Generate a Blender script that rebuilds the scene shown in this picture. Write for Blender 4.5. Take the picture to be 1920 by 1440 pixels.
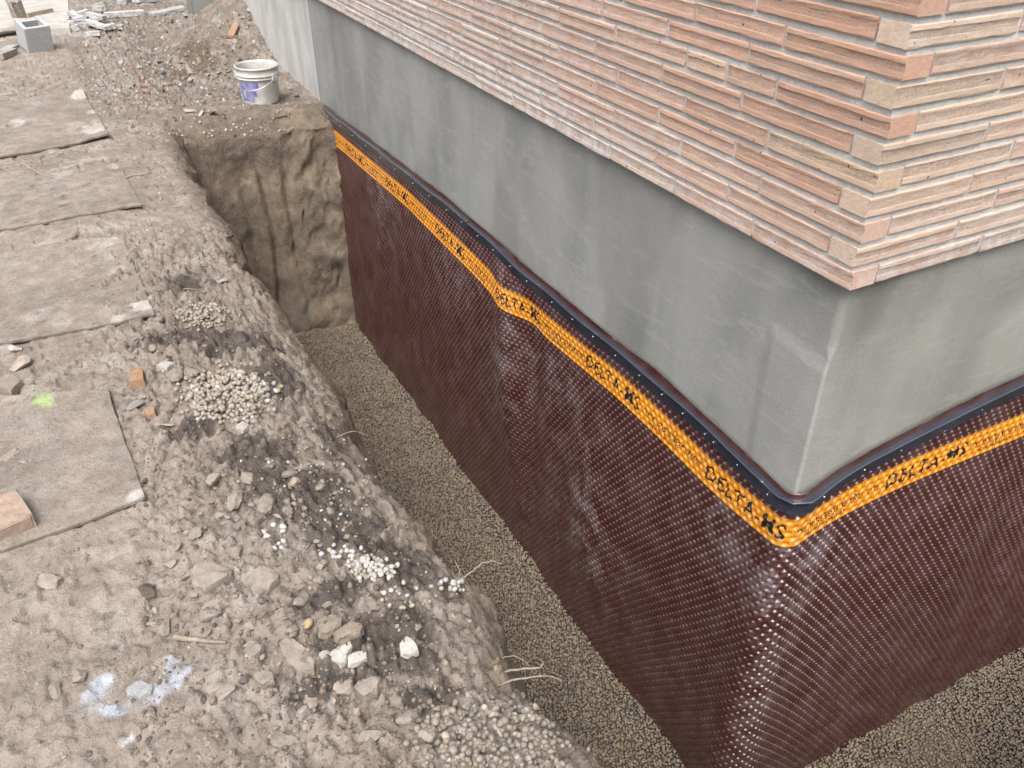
import bpy, bmesh, math, random
import numpy as np
from mathutils import Vector, Matrix
from mathutils.bvhtree import BVHTree

random.seed(7); RS = np.random.RandomState(7)
scene = bpy.context.scene
for o in list(bpy.data.objects): bpy.data.objects.remove(o)
COL = scene.collection

# ------------------------------------------------------------------ camera, world, sun, exposure
YAW, PITCH, ROLL, FPX = 0.4788, -0.5922, -0.0016, 1584.8       # solved from the photo's vanishing points
CAM = np.array([-1.7444, -1.3926, 1.0525])
_f = np.array([math.sin(YAW)*math.cos(PITCH), math.cos(YAW)*math.cos(PITCH), math.sin(PITCH)])
_r = np.array([math.cos(YAW), -math.sin(YAW), 0.0]); _u = np.cross(_r, _f)
_r, _u = _r*math.cos(ROLL)+_u*math.sin(ROLL), -_r*math.sin(ROLL)+_u*math.cos(ROLL)
cd = bpy.data.cameras.new('camera'); cam = bpy.data.objects.new('camera', cd); COL.objects.link(cam)
m = Matrix(((_r[0], _u[0], -_f[0], CAM[0]), (_r[1], _u[1], -_f[1], CAM[1]), (_r[2], _u[2], -_f[2], CAM[2]), (0, 0, 0, 1)))
cam.matrix_world = m
cd.sensor_width = 36; cd.lens = FPX/1920*36; cd.clip_start = 0.05; cd.clip_end = 500
scene.camera = cam
scene.render.resolution_x = 1024; scene.render.resolution_y = 768

SUN_EL, SUN_AZ = math.radians(58), math.radians(215)            # azimuth clockwise from +Y
w = bpy.data.worlds.new('World'); scene.world = w; w.use_nodes = True
nt = w.node_tree; nt.nodes.clear()
sky = nt.nodes.new('ShaderNodeTexSky'); sky.sky_type = 'NISHITA'; sky.sun_disc = False
sky.sun_elevation = SUN_EL; sky.sun_rotation = SUN_AZ; sky.air_density = 1.0; sky.dust_density = 6.0; sky.ozone_density = 1.0
hs = nt.nodes.new('ShaderNodeHueSaturation'); hs.inputs['Saturation'].default_value = 0.34   # thin cloud: pale sky
bg = nt.nodes.new('ShaderNodeBackground'); bg.inputs['Strength'].default_value = 0.15
wo = nt.nodes.new('ShaderNodeOutputWorld')
nt.links.new(sky.outputs[0], hs.inputs['Color']); nt.links.new(hs.outputs[0], bg.inputs[0]); nt.links.new(bg.outputs[0], wo.inputs[0])
sl = bpy.data.lights.new('sun', 'SUN'); sl.energy = 1.1; sl.angle = math.radians(35); sl.color = (1.0, 0.97, 0.93)
so = bpy.data.objects.new('sun', sl); COL.objects.link(so)
sd = Vector((math.sin(SUN_AZ)*math.cos(SUN_EL), math.cos(SUN_AZ)*math.cos(SUN_EL), math.sin(SUN_EL)))
so.rotation_euler = sd.to_track_quat('Z', 'Y').to_euler()
vs = scene.view_settings; vs.view_transform = 'Standard'; vs.look = 'None'; vs.gamma = 1.0; vs.use_curve_mapping = False
vs.exposure = 1.25
ALBEDO = 0.64            # all base colours below are scaled by this, so the exposure sits where the camera's did

# ------------------------------------------------------------------ numeric helpers
def ss(a, b, x):
    t = np.clip((x-a)/(b-a), 0, 1); return t*t*(3-2*t)
def _h(ix, iy, iz, seed):
    h = (ix.astype(np.int64)*374761393 + iy.astype(np.int64)*668265263 + iz.astype(np.int64)*2147483647 + seed*1274126177) & 0xffffffff
    h = ((h ^ (h >> 13))*1274126177) & 0xffffffff
    h = ((h ^ (h >> 16))*2246822519) & 0xffffffff
    return ((h ^ (h >> 15)) & 0xffffff)/float(0xffffff)
def vn(x, y, z, seed=0):
    """value noise, 0..1"""
    x, y, z = np.broadcast_arrays(np.asarray(x, float), np.asarray(y, float), np.asarray(z, float))
    ix, iy, iz = np.floor(x), np.floor(y), np.floor(z)
    fx, fy, fz = x-ix, y-iy, z-iz
    fx, fy, fz = fx*fx*(3-2*fx), fy*fy*(3-2*fy), fz*fz*(3-2*fz)
    r = 0
    for a in (0, 1):
        wx = fx if a else 1-fx
        for b in (0, 1):
            wy = fy if b else 1-fy
            for c in (0, 1):
                r = r + wx*wy*(fz if c else 1-fz)*_h(ix+a, iy+b, iz+c, seed)
    return r
def fbm(x, y, z, o=4, seed=0, gain=.5):
    s, a, t = 0, 1, 0
    for i in range(o):
        s = s + a*vn(x*2**i+i*17.3, y*2**i+i*9.1, z*2**i+i*5.7, seed+i); t += a; a *= gain
    return s/t
def worley(x, y, seed=0):
    ix, iy = np.floor(x), np.floor(y); f1 = np.full(x.shape, 9.); f2 = np.full(x.shape, 9.); idv = np.zeros(x.shape)
    for a in (-1, 0, 1):
        for b in (-1, 0, 1):
            cx, cy = ix+a, iy+b; z0 = np.zeros_like(cx)
            d = np.hypot(cx+_h(cx, cy, z0, seed)-x, cy+_h(cx, cy, z0, seed+1)-y); k = _h(cx, cy, z0, seed+2)
            n_ = d < f1; f2 = np.where(n_, f1, np.minimum(f2, d)); idv = np.where(n_, k, idv); f1 = np.where(n_, d, f1)
    return f1, f2, idv
def ray(px, py):
    return _f+_r*(px-960)/FPX-_u*(py-720)/FPX
def onz(px, py, z): d = ray(px, py); return CAM+d*((z-CAM[2])/d[2])
def onx(px, py, x): d = ray(px, py); return CAM+d*((x-CAM[0])/d[0])
def ony(px, py, y): d = ray(px, py); return CAM+d*((y-CAM[1])/d[1])

def fast_mesh(name, V, F, smooth=True, attrs=None):
    """V (n,3), F (m,3|4) numpy -> mesh"""
    me = bpy.data.meshes.new(name); V = np.asarray(V, np.float32); F = np.asarray(F, np.int32)
    k = F.shape[1]
    me.vertices.add(len(V)); me.vertices.foreach_set('co', V.ravel())
    me.loops.add(F.size); me.loops.foreach_set('vertex_index', F.ravel())
    me.polygons.add(len(F)); me.polygons.foreach_set('loop_start', np.arange(0, F.size, k, dtype=np.int32))
    me.polygons.foreach_set('use_smooth', np.full(len(F), smooth, bool))
    for n, (t, arr) in (attrs or {}).items():
        a = me.attributes.new(n, t, 'POINT')
        if t == 'FLOAT_COLOR':
            c = np.ones((len(V), 4), np.float32); c[:, :3] = arr; a.data.foreach_set('color', c.ravel())
        else: a.data.foreach_set('value', np.asarray(arr, np.float32).ravel())
    me.update(calc_edges=True)
    return me
def grid_faces(nr, nc):
    i = np.arange(nr*nc).reshape(nr, nc)
    return np.stack([i[:-1, :-1], i[:-1, 1:], i[1:, 1:], i[1:, :-1]], -1).reshape(-1, 4)
def link(name, me, mt=None, parent=None):
    o = bpy.data.objects.new(name, me); COL.objects.link(o)
    if mt is not None and me is not None and len(me.materials) == 0: me.materials.append(mt)
    if parent is not None: o.parent = parent
    return o
def empty(name, loc=(0, 0, 0)):
    o = bpy.data.objects.new(name, None); COL.objects.link(o); o.location = loc; o.empty_display_size = .05; return o
def tag(o, label=None, cat=None, group=None, kind=None):
    for k, v in (('label', label), ('category', cat), ('group', group), ('kind', kind)):
        if v: o[k] = v
    return o
def bm_mesh(name, bm, smooth=False):
    bmesh.ops.recalc_face_normals(bm, faces=bm.faces[:])
    me = bpy.data.meshes.new(name); bm.to_mesh(me); bm.free()
    if smooth: me.polygons.foreach_set('use_smooth', [True]*len(me.polygons))
    return me
def bm_box(bm, c, s, rot=None):
    r = bmesh.ops.create_cube(bm, size=1.0)
    M = Matrix.Translation(c) @ (rot.to_4x4() if rot else Matrix()) @ Matrix.Diagonal((s[0], s[1], s[2], 1))
    bmesh.ops.transform(bm, matrix=M, verts=r['verts']); return r['verts']
def tube_mesh(name, pts, rad, seg=6):
    pts = [Vector(p) for p in pts]; V, F = [], []
    n = len(pts)
    for i, p in enumerate(pts):
        t = (pts[min(i+1, n-1)]-pts[max(i-1, 0)]).normalized()
        a = t.cross(Vector((0.3, .2, 1))).normalized(); b = t.cross(a)
        r = rad(i/(n-1)) if callable(rad) else rad
        for k in range(seg):
            q = 2*math.pi*k/seg; V.append(p+a*math.cos(q)*r+b*math.sin(q)*r)
    for i in range(n-1):
        for k in range(seg):
            F.append((i*seg+k, i*seg+(k+1) % seg, (i+1)*seg+(k+1) % seg, (i+1)*seg+k))
    me = bpy.data.meshes.new(name)
    me.from_pydata([tuple(v) for v in V], [], F+[tuple(range(seg))[::-1], tuple(range((n-1)*seg, n*seg))])
    me.polygons.foreach_set('use_smooth', [True]*len(me.polygons)); return me

# ------------------------------------------------------------------ materials
class NT:
    def __init__(s, name):
        s.m = bpy.data.materials.new(name); s.m.use_nodes = True; s.t = s.m.node_tree; s.t.nodes.clear()
        s.out = s.n('ShaderNodeOutputMaterial'); s.b = s.n('ShaderNodeBsdfPrincipled'); s.l(s.b.outputs[0], s.out.inputs[0])
    def n(s, t, **kw):
        n = s.t.nodes.new(t)
        for k, v in kw.items(): setattr(n, k, v)
        return n
    def l(s, a, b): s.t.links.new(a, b)
    def setin(s, sock, v):
        if hasattr(v, 'links') or isinstance(v, bpy.types.NodeSocket): s.l(v, sock)
        else: sock.default_value = v
    def coord(s, which='Object', scale=(1, 1, 1)):
        c = s.n('ShaderNodeTexCoord'); mp = s.n('ShaderNodeMapping'); mp.inputs['Scale'].default_value = scale
        s.l(c.outputs[which], mp.inputs[0]); return mp.outputs[0]
    def pos(s, scale=(1, 1, 1)):
        g = s.n('ShaderNodeNewGeometry'); mp = s.n('ShaderNodeMapping'); mp.inputs['Scale'].default_value = scale
        s.l(g.outputs['Position'], mp.inputs[0]); return mp.outputs[0]
    def noise(s, vec, scale, detail=4, rough=.55, dist=0):
        n = s.n('ShaderNodeTexNoise'); n.inputs['Scale'].default_value = scale; n.inputs['Detail'].default_value = detail
        n.inputs['Roughness'].default_value = rough; n.inputs['Distortion'].default_value = dist; s.l(vec, n.inputs['Vector']); return n.outputs['Fac']
    def ramp(s, f, a, b, lo=0., hi=1.):
        n = s.n('ShaderNodeMapRange'); n.interpolation_type = 'SMOOTHSTEP'
        for i, v in zip((1, 2, 3, 4), (a, b, lo, hi)): n.inputs[i].default_value = v
        s.setin(n.inputs[0], f); return n.outputs[0]
    def mix(s, f, a, b, mode='MIX'):
        n = s.n('ShaderNodeMix', data_type='RGBA', blend_type=mode)
        for sk, v in ((n.inputs[0], f), (n.inputs[6], a), (n.inputs[7], b)):
            if isinstance(v, tuple) and len(v) == 3: v = v+(1,)
            s.setin(sk, v)
        return n.outputs[2]
    def math(s, op, a, b=0.):
        n = s.n('ShaderNodeMath', operation=op); s.setin(n.inputs[0], a); s.setin(n.inputs[1], b); return n.outputs[0]
    def attr(s, name, out='Color'):
        n = s.n('ShaderNodeAttribute'); n.attribute_name = name; return n.outputs[out]
    def bump(s, h, dist, strength=1.):
        n = s.n('ShaderNodeBump'); n.inputs['Strength'].default_value = strength; n.inputs['Distance'].default_value = dist
        s.l(h, n.inputs['Height']); s.l(n.outputs[0], s.b.inputs['Normal'])
    def base(s, c):
        if isinstance(c, tuple): s.b.inputs['Base Color'].default_value = tuple(v*ALBEDO for v in c)+(1,)
        else: s.l(s.mix(1., c, (ALBEDO,)*3, 'MULTIPLY'), s.b.inputs['Base Color'])
    def rough(s, r): s.setin(s.b.inputs['Roughness'], r)

def mat_soil():
    k = NT('soil'); p = k.pos(); c = k.attr('Col')
    n1 = k.noise(p, 14, 6, .65); n2 = k.noise(p, 90, 5, .7); n3 = k.noise(p, 330, 2, .6)
    c = k.mix(k.ramp(n1, .35, .7), k.mix(1., c, (.80, .77, .74), 'MULTIPLY'), k.mix(1., c, (1.14, 1.13, 1.12), 'MULTIPLY'))
    c = k.mix(k.ramp(n2, .42, .30), c, k.mix(1., c, (.55, .52, .50), 'MULTIPLY'))
    c = k.mix(k.ramp(n3, .66, .72), c, k.mix(.6, c, (.55, .5, .44)))
    vo = k.n('ShaderNodeTexVoronoi'); vo.inputs['Scale'].default_value = 130; k.l(p, vo.inputs['Vector']); vd_ = vo.outputs['Distance']
    vo2 = k.n('ShaderNodeTexVoronoi'); vo2.inputs['Scale'].default_value = 55; vo2.inputs['Randomness'].default_value = 1; k.l(p, vo2.inputs['Vector'])
    c = k.mix(k.ramp(vo2.outputs['Distance'], .62, .85, 0, .35), c, k.mix(1., c, (.6, .57, .55), 'MULTIPLY'))
    k.base(c); k.rough(.95); k.b.inputs['Specular IOR Level'].default_value = .2
    n1 = k.math('SUBTRACT', n1, k.math('ADD', k.math('MULTIPLY', vd_, .16), k.math('MULTIPLY', vo2.outputs['Distance'], .22)))
    h = k.math('ADD', k.math('MULTIPLY', n1, .8), k.math('ADD', k.math('MULTIPLY', n2, .5), k.math('MULTIPLY', n3, .12)))
    k.bump(h, .018, .8); return k.m
def mat_clod(name='clod_earth'):
    k = NT(name); oi = k.n('ShaderNodeObjectInfo'); p = k.pos()
    n1 = k.noise(p, 35, 5, .65); n2 = k.noise(p, 160, 4, .7)
    c = k.mix(k.ramp(n1, .3, .7), k.mix(1., oi.outputs['Color'], (.78, .76, .74), 'MULTIPLY'), oi.outputs['Color'])
    c = k.mix(k.ramp(n2, .40, .3), c, k.mix(1., c, (.6, .57, .54), 'MULTIPLY'))
    k.base(c); k.rough(.93); k.b.inputs['Specular IOR Level'].default_value = .2
    k.bump(k.math('ADD', n1, k.math('MULTIPLY', n2, .5)), .008, .8); return k.m
def mat_pebble(name='pebble_stone', vcol=False, sat=1.):
    k = NT(name)
    c = k.attr('Col') if vcol else k.n('ShaderNodeObjectInfo').outputs['Color']
    n = k.noise(k.pos(), 120, 3, .6)
    c = k.mix(k.ramp(n, .3, .7), k.mix(1., c, (.82, .80, .78), 'MULTIPLY'), c)
    k.base(c); k.rough(.62); return k.m
def mat_brick():
    k = NT('brick_clay'); oi = k.n('ShaderNodeObjectInfo')
    tc = k.n('ShaderNodeTexCoord'); sep = k.n('ShaderNodeSeparateXYZ'); k.l(tc.outputs['Object'], sep.inputs[0])
    p = k.pos()
    rnd = k.math('MULTIPLY', oi.outputs['Random'], 40.)
    # streaks run along the extruded face: stretched in the course direction (both walls are axis aligned)
    cb = k.n('ShaderNodeCombineXYZ')
    k.l(k.math('ADD', k.math('MULTIPLY', sep.outputs['X'], 9.), rnd), cb.inputs[0]); k.l(k.math('MULTIPLY', sep.outputs['Y'], 60.), cb.inputs[1]); k.l(k.math('MULTIPLY', sep.outputs['Z'], 150.), cb.inputs[2])
    st = k.noise(cb.outputs[0], 1., 4, .6)
    sp = k.noise(p, 210, 6, .8); big = k.noise(p, 11, 3)
    c = oi.outputs['Color']
    c = k.mix(k.ramp(st, .35, .7), k.mix(1., c, (.93, .90, .87), 'MULTIPLY'), k.mix(1., c, (1.10, 1.11, 1.11), 'MULTIPLY'))
    rough_zone = k.attr('rough', 'Fac')
    pit = k.math('MULTIPLY', rough_zone, k.ramp(k.math('ADD', sp, k.math('MULTIPLY', k.math('SUBTRACT', big, .5), .28)), .54, .47))
    c = k.mix(k.math('MULTIPLY', pit, .42), c, (.34, .28, .26))
    c = k.mix(k.ramp(sp, .56, .50, 0, .5), c, k.mix(1., c, (.80, .77, .75), 'MULTIPLY')); c = k.mix(k.ramp(k.noise(p, 300, 3, .7), .58, .66, 0, .45), c, (.66, .60, .56))
    # pale efflorescence, amount carried per brick
    ef = k.math('MULTIPLY', oi.outputs['Alpha'], k.ramp(k.noise(p, 24, 5, .7), .38, .62))
    c = k.mix(k.math('MULTIPLY', ef, .80), c, (.72, .69, .68))
    hole = k.ramp(k.noise(p, 62, 1, .3), .765, .80)
    c = k.mix(hole, c, (.16, .07, .05))
    k.base(c); k.rough(.88); k.b.inputs['Specular IOR Level'].default_value = .25
    k.bump(k.math('SUBTRACT', k.math('ADD', k.math('MULTIPLY', sp, k.math('ADD', .45, k.math('MULTIPLY', rough_zone, .8))), k.math('MULTIPLY', st, .06)), k.math('MULTIPLY', hole, .8)), .0055, .9); return k.m
def mat_mortar():
    k = NT('mortar'); p = k.pos(); n = k.noise(p, 60, 6, .7); b = k.noise(p, 5, 3)
    c = k.mix(k.ramp(n, .3, .7), (.50, .50, .49), (.68, .68, .665)); c = k.mix(k.ramp(b, .35, .65, 0, .5), c, (.46, .445, .42))
    k.base(c); k.rough(.95); k.bump(n, .006, .8); return k.m
def mat_parge():
    k = NT('cement_parge'); p = k.pos(); ps = k.pos((5.5, 5.5, 1.1))
    st = k.noise(ps, .55, 3, .5, .25); bl = k.noise(p, 2.2, 4, .55, .3); fi = k.noise(p, 260, 3, .7); md = k.noise(p, 24, 5, .65)
    c = k.mix(k.ramp(st, .36, .66), (.240, .246, .230), (.350, .354, .338))
    c = k.mix(k.ramp(bl, .38, .66, 0., .6), c, (.392, .392, .372))
    c = k.mix(k.ramp(md, .35, .65, 0., .22), c, (.28, .285, .265))
    c = k.mix(k.ramp(fi, .46, .34, 0, .6), c, (.19, .19, .175)); c = k.mix(k.ramp(fi, .56, .66, 0, .4), c, (.46, .46, .44))
    ar = k.noise(k.pos((1.6, 1.6, 7)), 3.2, 4, .6, 1.2); c = k.mix(k.ramp(ar, .52, .64, 0, .35), c, (.40, .40, .385)); c = k.mix(k.ramp(k.noise(p, 75, 4, .7), .36, .30, 0, .6), c, (.17, .17, .155))
    at = k.attr('Col'); c = k.mix(1., c, at, 'MULTIPLY')
    k.base(c); k.rough(.9); k.b.inputs['Specular IOR Level'].default_value = .3
    k.bump(k.math('ADD', k.math('MULTIPLY', fi, .5), k.math('ADD', k.math('MULTIPLY', md, .5), k.math('MULTIPLY', st, .2))), .004, .8); return k.m
def mat_oldwall():
    k = NT('old_limewash'); p = k.pos(); ps = k.pos((4, 4, .9)); st = k.noise(ps, 1.2, 5, .65, .8); fi = k.noise(p, 40, 5, .7)
    c = k.mix(k.ramp(st, .32, .62), (.50, .48, .45), (.62, .615, .60)); c = k.mix(k.ramp(fi, .40, .28, 0, .6), c, (.30, .27, .235))
    k.base(c); k.rough(.92); k.bump(fi, .007, .7); return k.m
def mat_membrane():
    k = NT('brown_dimple_plastic'); p = k.pos(); d = k.attr('dust', 'Fac')
    sm = k.noise(p, 9, 5, .65, .5); sc = k.noise(k.pos((30, 30, 6)), 4, 4, .7)
    c = k.mix(k.ramp(sm, .3, .7), (.068, .0215, .0180), (.088, .0290, .0245))
    f = k.math('MULTIPLY', d, k.ramp(k.math('ADD', k.math('MULTIPLY', sm, .6), k.math('MULTIPLY', sc, .4)), .42, .66))
    c = k.mix(f, c, (.25, .205, .215))
    k.base(c); k.rough(k.ramp(k.math('ADD', f, k.math('MULTIPLY', sm, .25)), 0., .6, .26, .5)); k.b.inputs['IOR'].default_value = 1.52
    k.b.inputs['Coat Weight'].default_value = .45; k.b.inputs['Coat IOR'].default_value = 1.55; k.b.inputs['Coat Roughness'].default_value = .16
    return k.m
def mat_band():
    k = NT('orange_printed_plastic'); p = k.pos(); sm = k.noise(p, 12, 5, .6); ink = k.attr('ink', 'Fac'); d = k.attr('dust', 'Fac')
    c = k.mix(k.ramp(sm, .3, .7), (.68, .245, .012), (.80, .32, .022))
    c = k.mix(k.math('MULTIPLY', d, k.ramp(k.noise(p, 30, 4, .6), .42, .62, 0, .6)), c, (.62, .38, .22))
    c = k.mix(k.ramp(ink, .35, .6), c, (.018, .017, .020))
    k.base(c); k.rough(.34); return k.m
def mat_bar():
    k = NT('dark_strip_plastic'); p = k.pos(); sc = k.noise(k.pos((14, 14, 40)), 3, 5, .7); d = k.noise(p, 5, 3)
    f = k.math('MULTIPLY', k.ramp(sc, .60, .68), k.ramp(d, .5, .62))
    c = k.mix(f, k.mix(k.ramp(d, .3, .7), (.028, .032, .048), (.040, .046, .068)), (.46, .46, .47))
    k.base(c); k.rough(k.ramp(d, .3, .7, .26, .40)); k.b.inputs['Coat Weight'].default_value = 1.; k.b.inputs['Coat Roughness'].default_value = .2; return k.m
def mat_simple(name, col, rough=.8, col2=None, scale=20, bumpd=0., metal=0., objcol=False):
    k = NT(name); n = k.noise(k.coord('Object'), scale, 5, .65)
    c1 = k.n('ShaderNodeObjectInfo').outputs['Color'] if objcol else col
    k.base(k.mix(k.ramp(n, .35, .65), c1, col2 if col2 else k.mix(1., c1 if objcol else tuple(c1), (.75, .74, .72), 'MULTIPLY')))
    k.rough(rough); k.b.inputs['Metallic'].default_value = metal
    if bumpd: k.bump(n, bumpd, .8)
    return k.m

M_SOIL = mat_soil(); M_CLOD = mat_clod(); M_PEB = mat_pebble(); M_GRAVEL = mat_pebble('gravel_stone', True)
M_BRICK = mat_brick(); M_MORTAR = mat_mortar(); M_PARGE = mat_parge(); M_OLD = mat_oldwall()
M_MEM = mat_membrane(); M_BAND = mat_band(); M_BAR = mat_bar()
M_SCREW = mat_simple('zinc_screw', (.75, .75, .77), .3, metal=1.)
M_WOODP = mat_simple('painted_wood', (.62, .62, .61), .75, (.38, .36, .33), 30, .003, objcol=True)
M_ROOT = mat_simple('dry_root', (.36, .30, .235), .85, (.24, .19, .14), 60, .002)
M_BUCKET = mat_simple('dirty_white_plastic', (.66, .66, .64), .5, (.46, .43, .39), 9, .001)
M_LABEL = mat_simple('purple_label', (.13, .12, .50), .45, (.34, .33, .50), 16)
M_BLOCK = mat_simple('block_concrete', (.50, .51, .52), .9, (.40, .405, .41), 60, .004)
M_SLAB = mat_simple('pale_concrete', (.50, .48, .44), .9, (.40, .37, .33), 6, .006)
M_SHARD = mat_clod('fired_clay')

# ------------------------------------------------------------------ ground sheet with the trench
GZ, FLOOR = -0.75, -2.475
sil = [(-4, -1.0), (-1.3, -.98), (-.6, -.955), (-.35, -.95), (-.12, -1.0), (.03, -1.012), (.08, -1.0), (.25, -.97), (.45, -.99), (.67, -1.01), (.86, -1.085), (1.0, -1.095), (1.15, -1.06),
       (1.46, -1.04), (1.83, -1.04), (2.23, -1.10), (2.59, -1.155), (3.17, -1.12), (3.9, -1.15), (4.6, -1.12), (5.2, -1.05), (70, -1.0)]
SY, SX = np.array([a for a, b in sil]), np.array([b for a, b in sil])
def xs_of(y): return np.interp(y, SY, SX) + .012*np.sin(y*9.)*(y < 4.5) + .008*np.sin(y*23.+1)
def top_level(x, y):
    """undisturbed ground beside the house, with the spoil heap by the old wall"""
    z = GZ + .02*np.sin(x*1.3+.5)*np.cos(y*.9)
    z = z + .34*np.exp(-((np.clip(x, -9, 0.2)+.0)/.40)**2 - np.where(y < 7.7, (y-7.7)/.62, (y-7.7)/1.0)**2)
    z = z + .12*np.exp(-((x+.62)/.30)**2-((y-6.95)/.35)**2)              # small heap
    z = z - .06*np.exp(-((x+.05)/.30)**2)*ss(5.0, 5.3, y)*(1-ss(6.4, 6.9, y))
    z = z - .035*ss(-1.62, -1.48, x)*ss(5.6, 6.2, y)*(1-ss(8.6, 9.2, y))*(1-ss(-.8, -.5, x))      # dug strip beside the packed path
    z = z + .018*np.exp(-((x+1.55)/.2)**2)*(1-ss(2.6, 3.2, y))
    return z
def dig(t, y=None):
    """depth profile: t<0 on the ground, 0 at the silhouette (25 cm down), then down to the gravel"""
    k = 0. if y is None else ss(1.7, 2.5, y)
    a = -(.25-.17*k)*np.clip((t+.36-.23*k)/(.38-.23*k), 0, 1)**1.9 - .03*ss(-.05, .02, t)
    b = (FLOOR-.02-GZ+.28-.17*k)*ss(.0, .16, t)
    return a+b
def ground_z(x, y):
    t = x-xs_of(y)
    zt = top_level(x, y)
    zA = zt+dig(t, y)
    te = 4.86-y+.05*np.exp(-((x+.15)/.25)**2)*0-.06*ss(-.7, -.1, x)
    zE = zt-.10*ss(-.30, 0, te)+(FLOOR-.02-GZ+.10)*ss(.0, .17, te)
    tb = y+1.15
    zB = zt+dig(tb)
    return np.maximum(np.maximum(zA, zE), zB)
def row_x(y):
    s = xs_of(y)
    return np.concatenate([np.array([-60, -30, -16, -9, -6, -4.6, -3.8, -3.3, -2.95]), np.linspace(-2.75, -2.36, 16)[:-1], np.linspace(-2.36, s-.36, 165)[:-1],
                           np.linspace(s-.36, s, 52)[:-1], np.linspace(s, s+.17, 46)[:-1], np.linspace(s+.17, -.02, 60)[:-1],
                           np.linspace(-.02, .6, 14)[:-1], np.linspace(.6, 4, 14)[:-1], np.array([4, 8])])
rows = np.concatenate([np.array([-60, -25, -10, -6, -4, -3, -2.4, -2, -1.7]), np.linspace(-1.5, -.95, 24)[:-1], np.linspace(-.95, -.45, 24)[:-1], np.linspace(-.45, 2.4, 330)[:-1],
                       np.linspace(2.4, 4.6, 150)[:-1], np.linspace(4.6, 4.9, 130)[:-1], np.linspace(4.9, 5.0, 12)[:-1], np.linspace(5.0, 7.4, 130)[:-1], np.linspace(7.4, 11, 90)[:-1],
                       np.array([11, 11.6, 12.5, 14, 18, 25, 40, 70])])
X = np.stack([row_x(y) for y in rows]); Y = np.repeat(rows[:, None], X.shape[1], 1)
Z = ground_z(X, Y)
T = X-xs_of(Y)
near = (1-ss(9, 13, Y))*(1-ss(3.0, 3.6, np.abs(X+.8)))
rubble = ss(-.95, -.55, T)*(1-ss(-.12, .05, T))*(1-ss(2.7, 3.3, Y)) * near           # loose crumbly strip along the lip
rubble = np.maximum(rubble, .8*ss(-1.5, -1.35, X)*ss(5.2, 5.9, Y)*near)
rubble = np.maximum(rubble, (.25+.3*ss(-1.75, -1.5, X))*(1-ss(.30, .55, Y))*near)
wallm = ss(-.06, .05, T)*(1-ss(FLOOR+.02, FLOOR+.12, -Z*0+FLOOR+.2))
n_big = fbm(X*2.2, Y*2.2, Z*2.2, 3, 3)-.5
n_med = fbm(X*11, Y*11, Z*6, 3, 11)-.5
n_fin = fbm(X*42, Y*42, Z*30, 3, 23)-.5
n_lump = np.abs(fbm(X*17, Y*17, Z*10, 3, 31)-.5)*2
Z = Z + near*(n_big*.05 + n_med*.020 + n_fin*.007*(1+rubble*1.6) + rubble*(.010-n_lump*.050))
_wx, _wy = X+(fbm(X*14, Y*14, 0*X, 2, 41)-.5)*.05, Y+(fbm(X*14+5, Y*14, 0*X, 2, 43)-.5)*.05
for _sc, _am, _sd in ((17., .024, 45), (38., .011, 48), (75., .0045, 52)):
    _f1, _f2, _id = worley(_wx*_sc, _wy*_sc, _sd)
    Z = Z + near*(Z > -1.0)*np.clip(rubble*1.05+.05, 0, 1)*_am*(ss(.02, .40, _f2-_f1)*(.35+1.1*_id)-.45)
# shallow scrapes and heel marks pressed into the packed mud
pits = fbm(X*26, Y*15, 0*X, 2, 57)
Z = Z - near*(1-rubble)*ss(.64, .74, pits)*.012*(Z > -1)
# rough excavated faces: push the surface sideways
zz = Z
gx = (fbm(X*5+3, Y*5, zz*4, 3, 71)-.5); ex = (fbm(X*8, Y*3, zz*6, 4, 77)-.5)
endm = ss(4.55, 4.75, Y)*(1-ss(5.05, 5.15, Y))*(Z < -.80)
steep = ss(-.10, .04, T)*(Z > FLOOR+.03)*(Z < -.78)*(Y < 4.75)
X2 = X + steep*gx*.10 + steep*(n_fin)*.025
teeth = -.050*np.exp(-((X+.60+.02*np.sin(zz*5))/.030)**2) - .035*np.exp(-((X+.43+.01*np.sin(zz*3))/.028)**2) - .03*np.exp(-((X+.74)/.05)**2)
chunk = ss(-.40, -.25, X)*(np.abs(fbm(X*6+9, 0*X, zz*6, 3, 91)-.5)*-.16+.02)
Y2 = Y - endm*(.45+.55*ss(-.52, -.30, X))*(ex*.13 + n_fin*.018 + (fbm(X*13, Y*0, zz*13, 3, 79)-.5)*.035 + chunk*.6) + endm*(-teeth)*ss(-.95, -1.2, zz)
Z = np.maximum(Z, FLOOR-.03)

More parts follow.
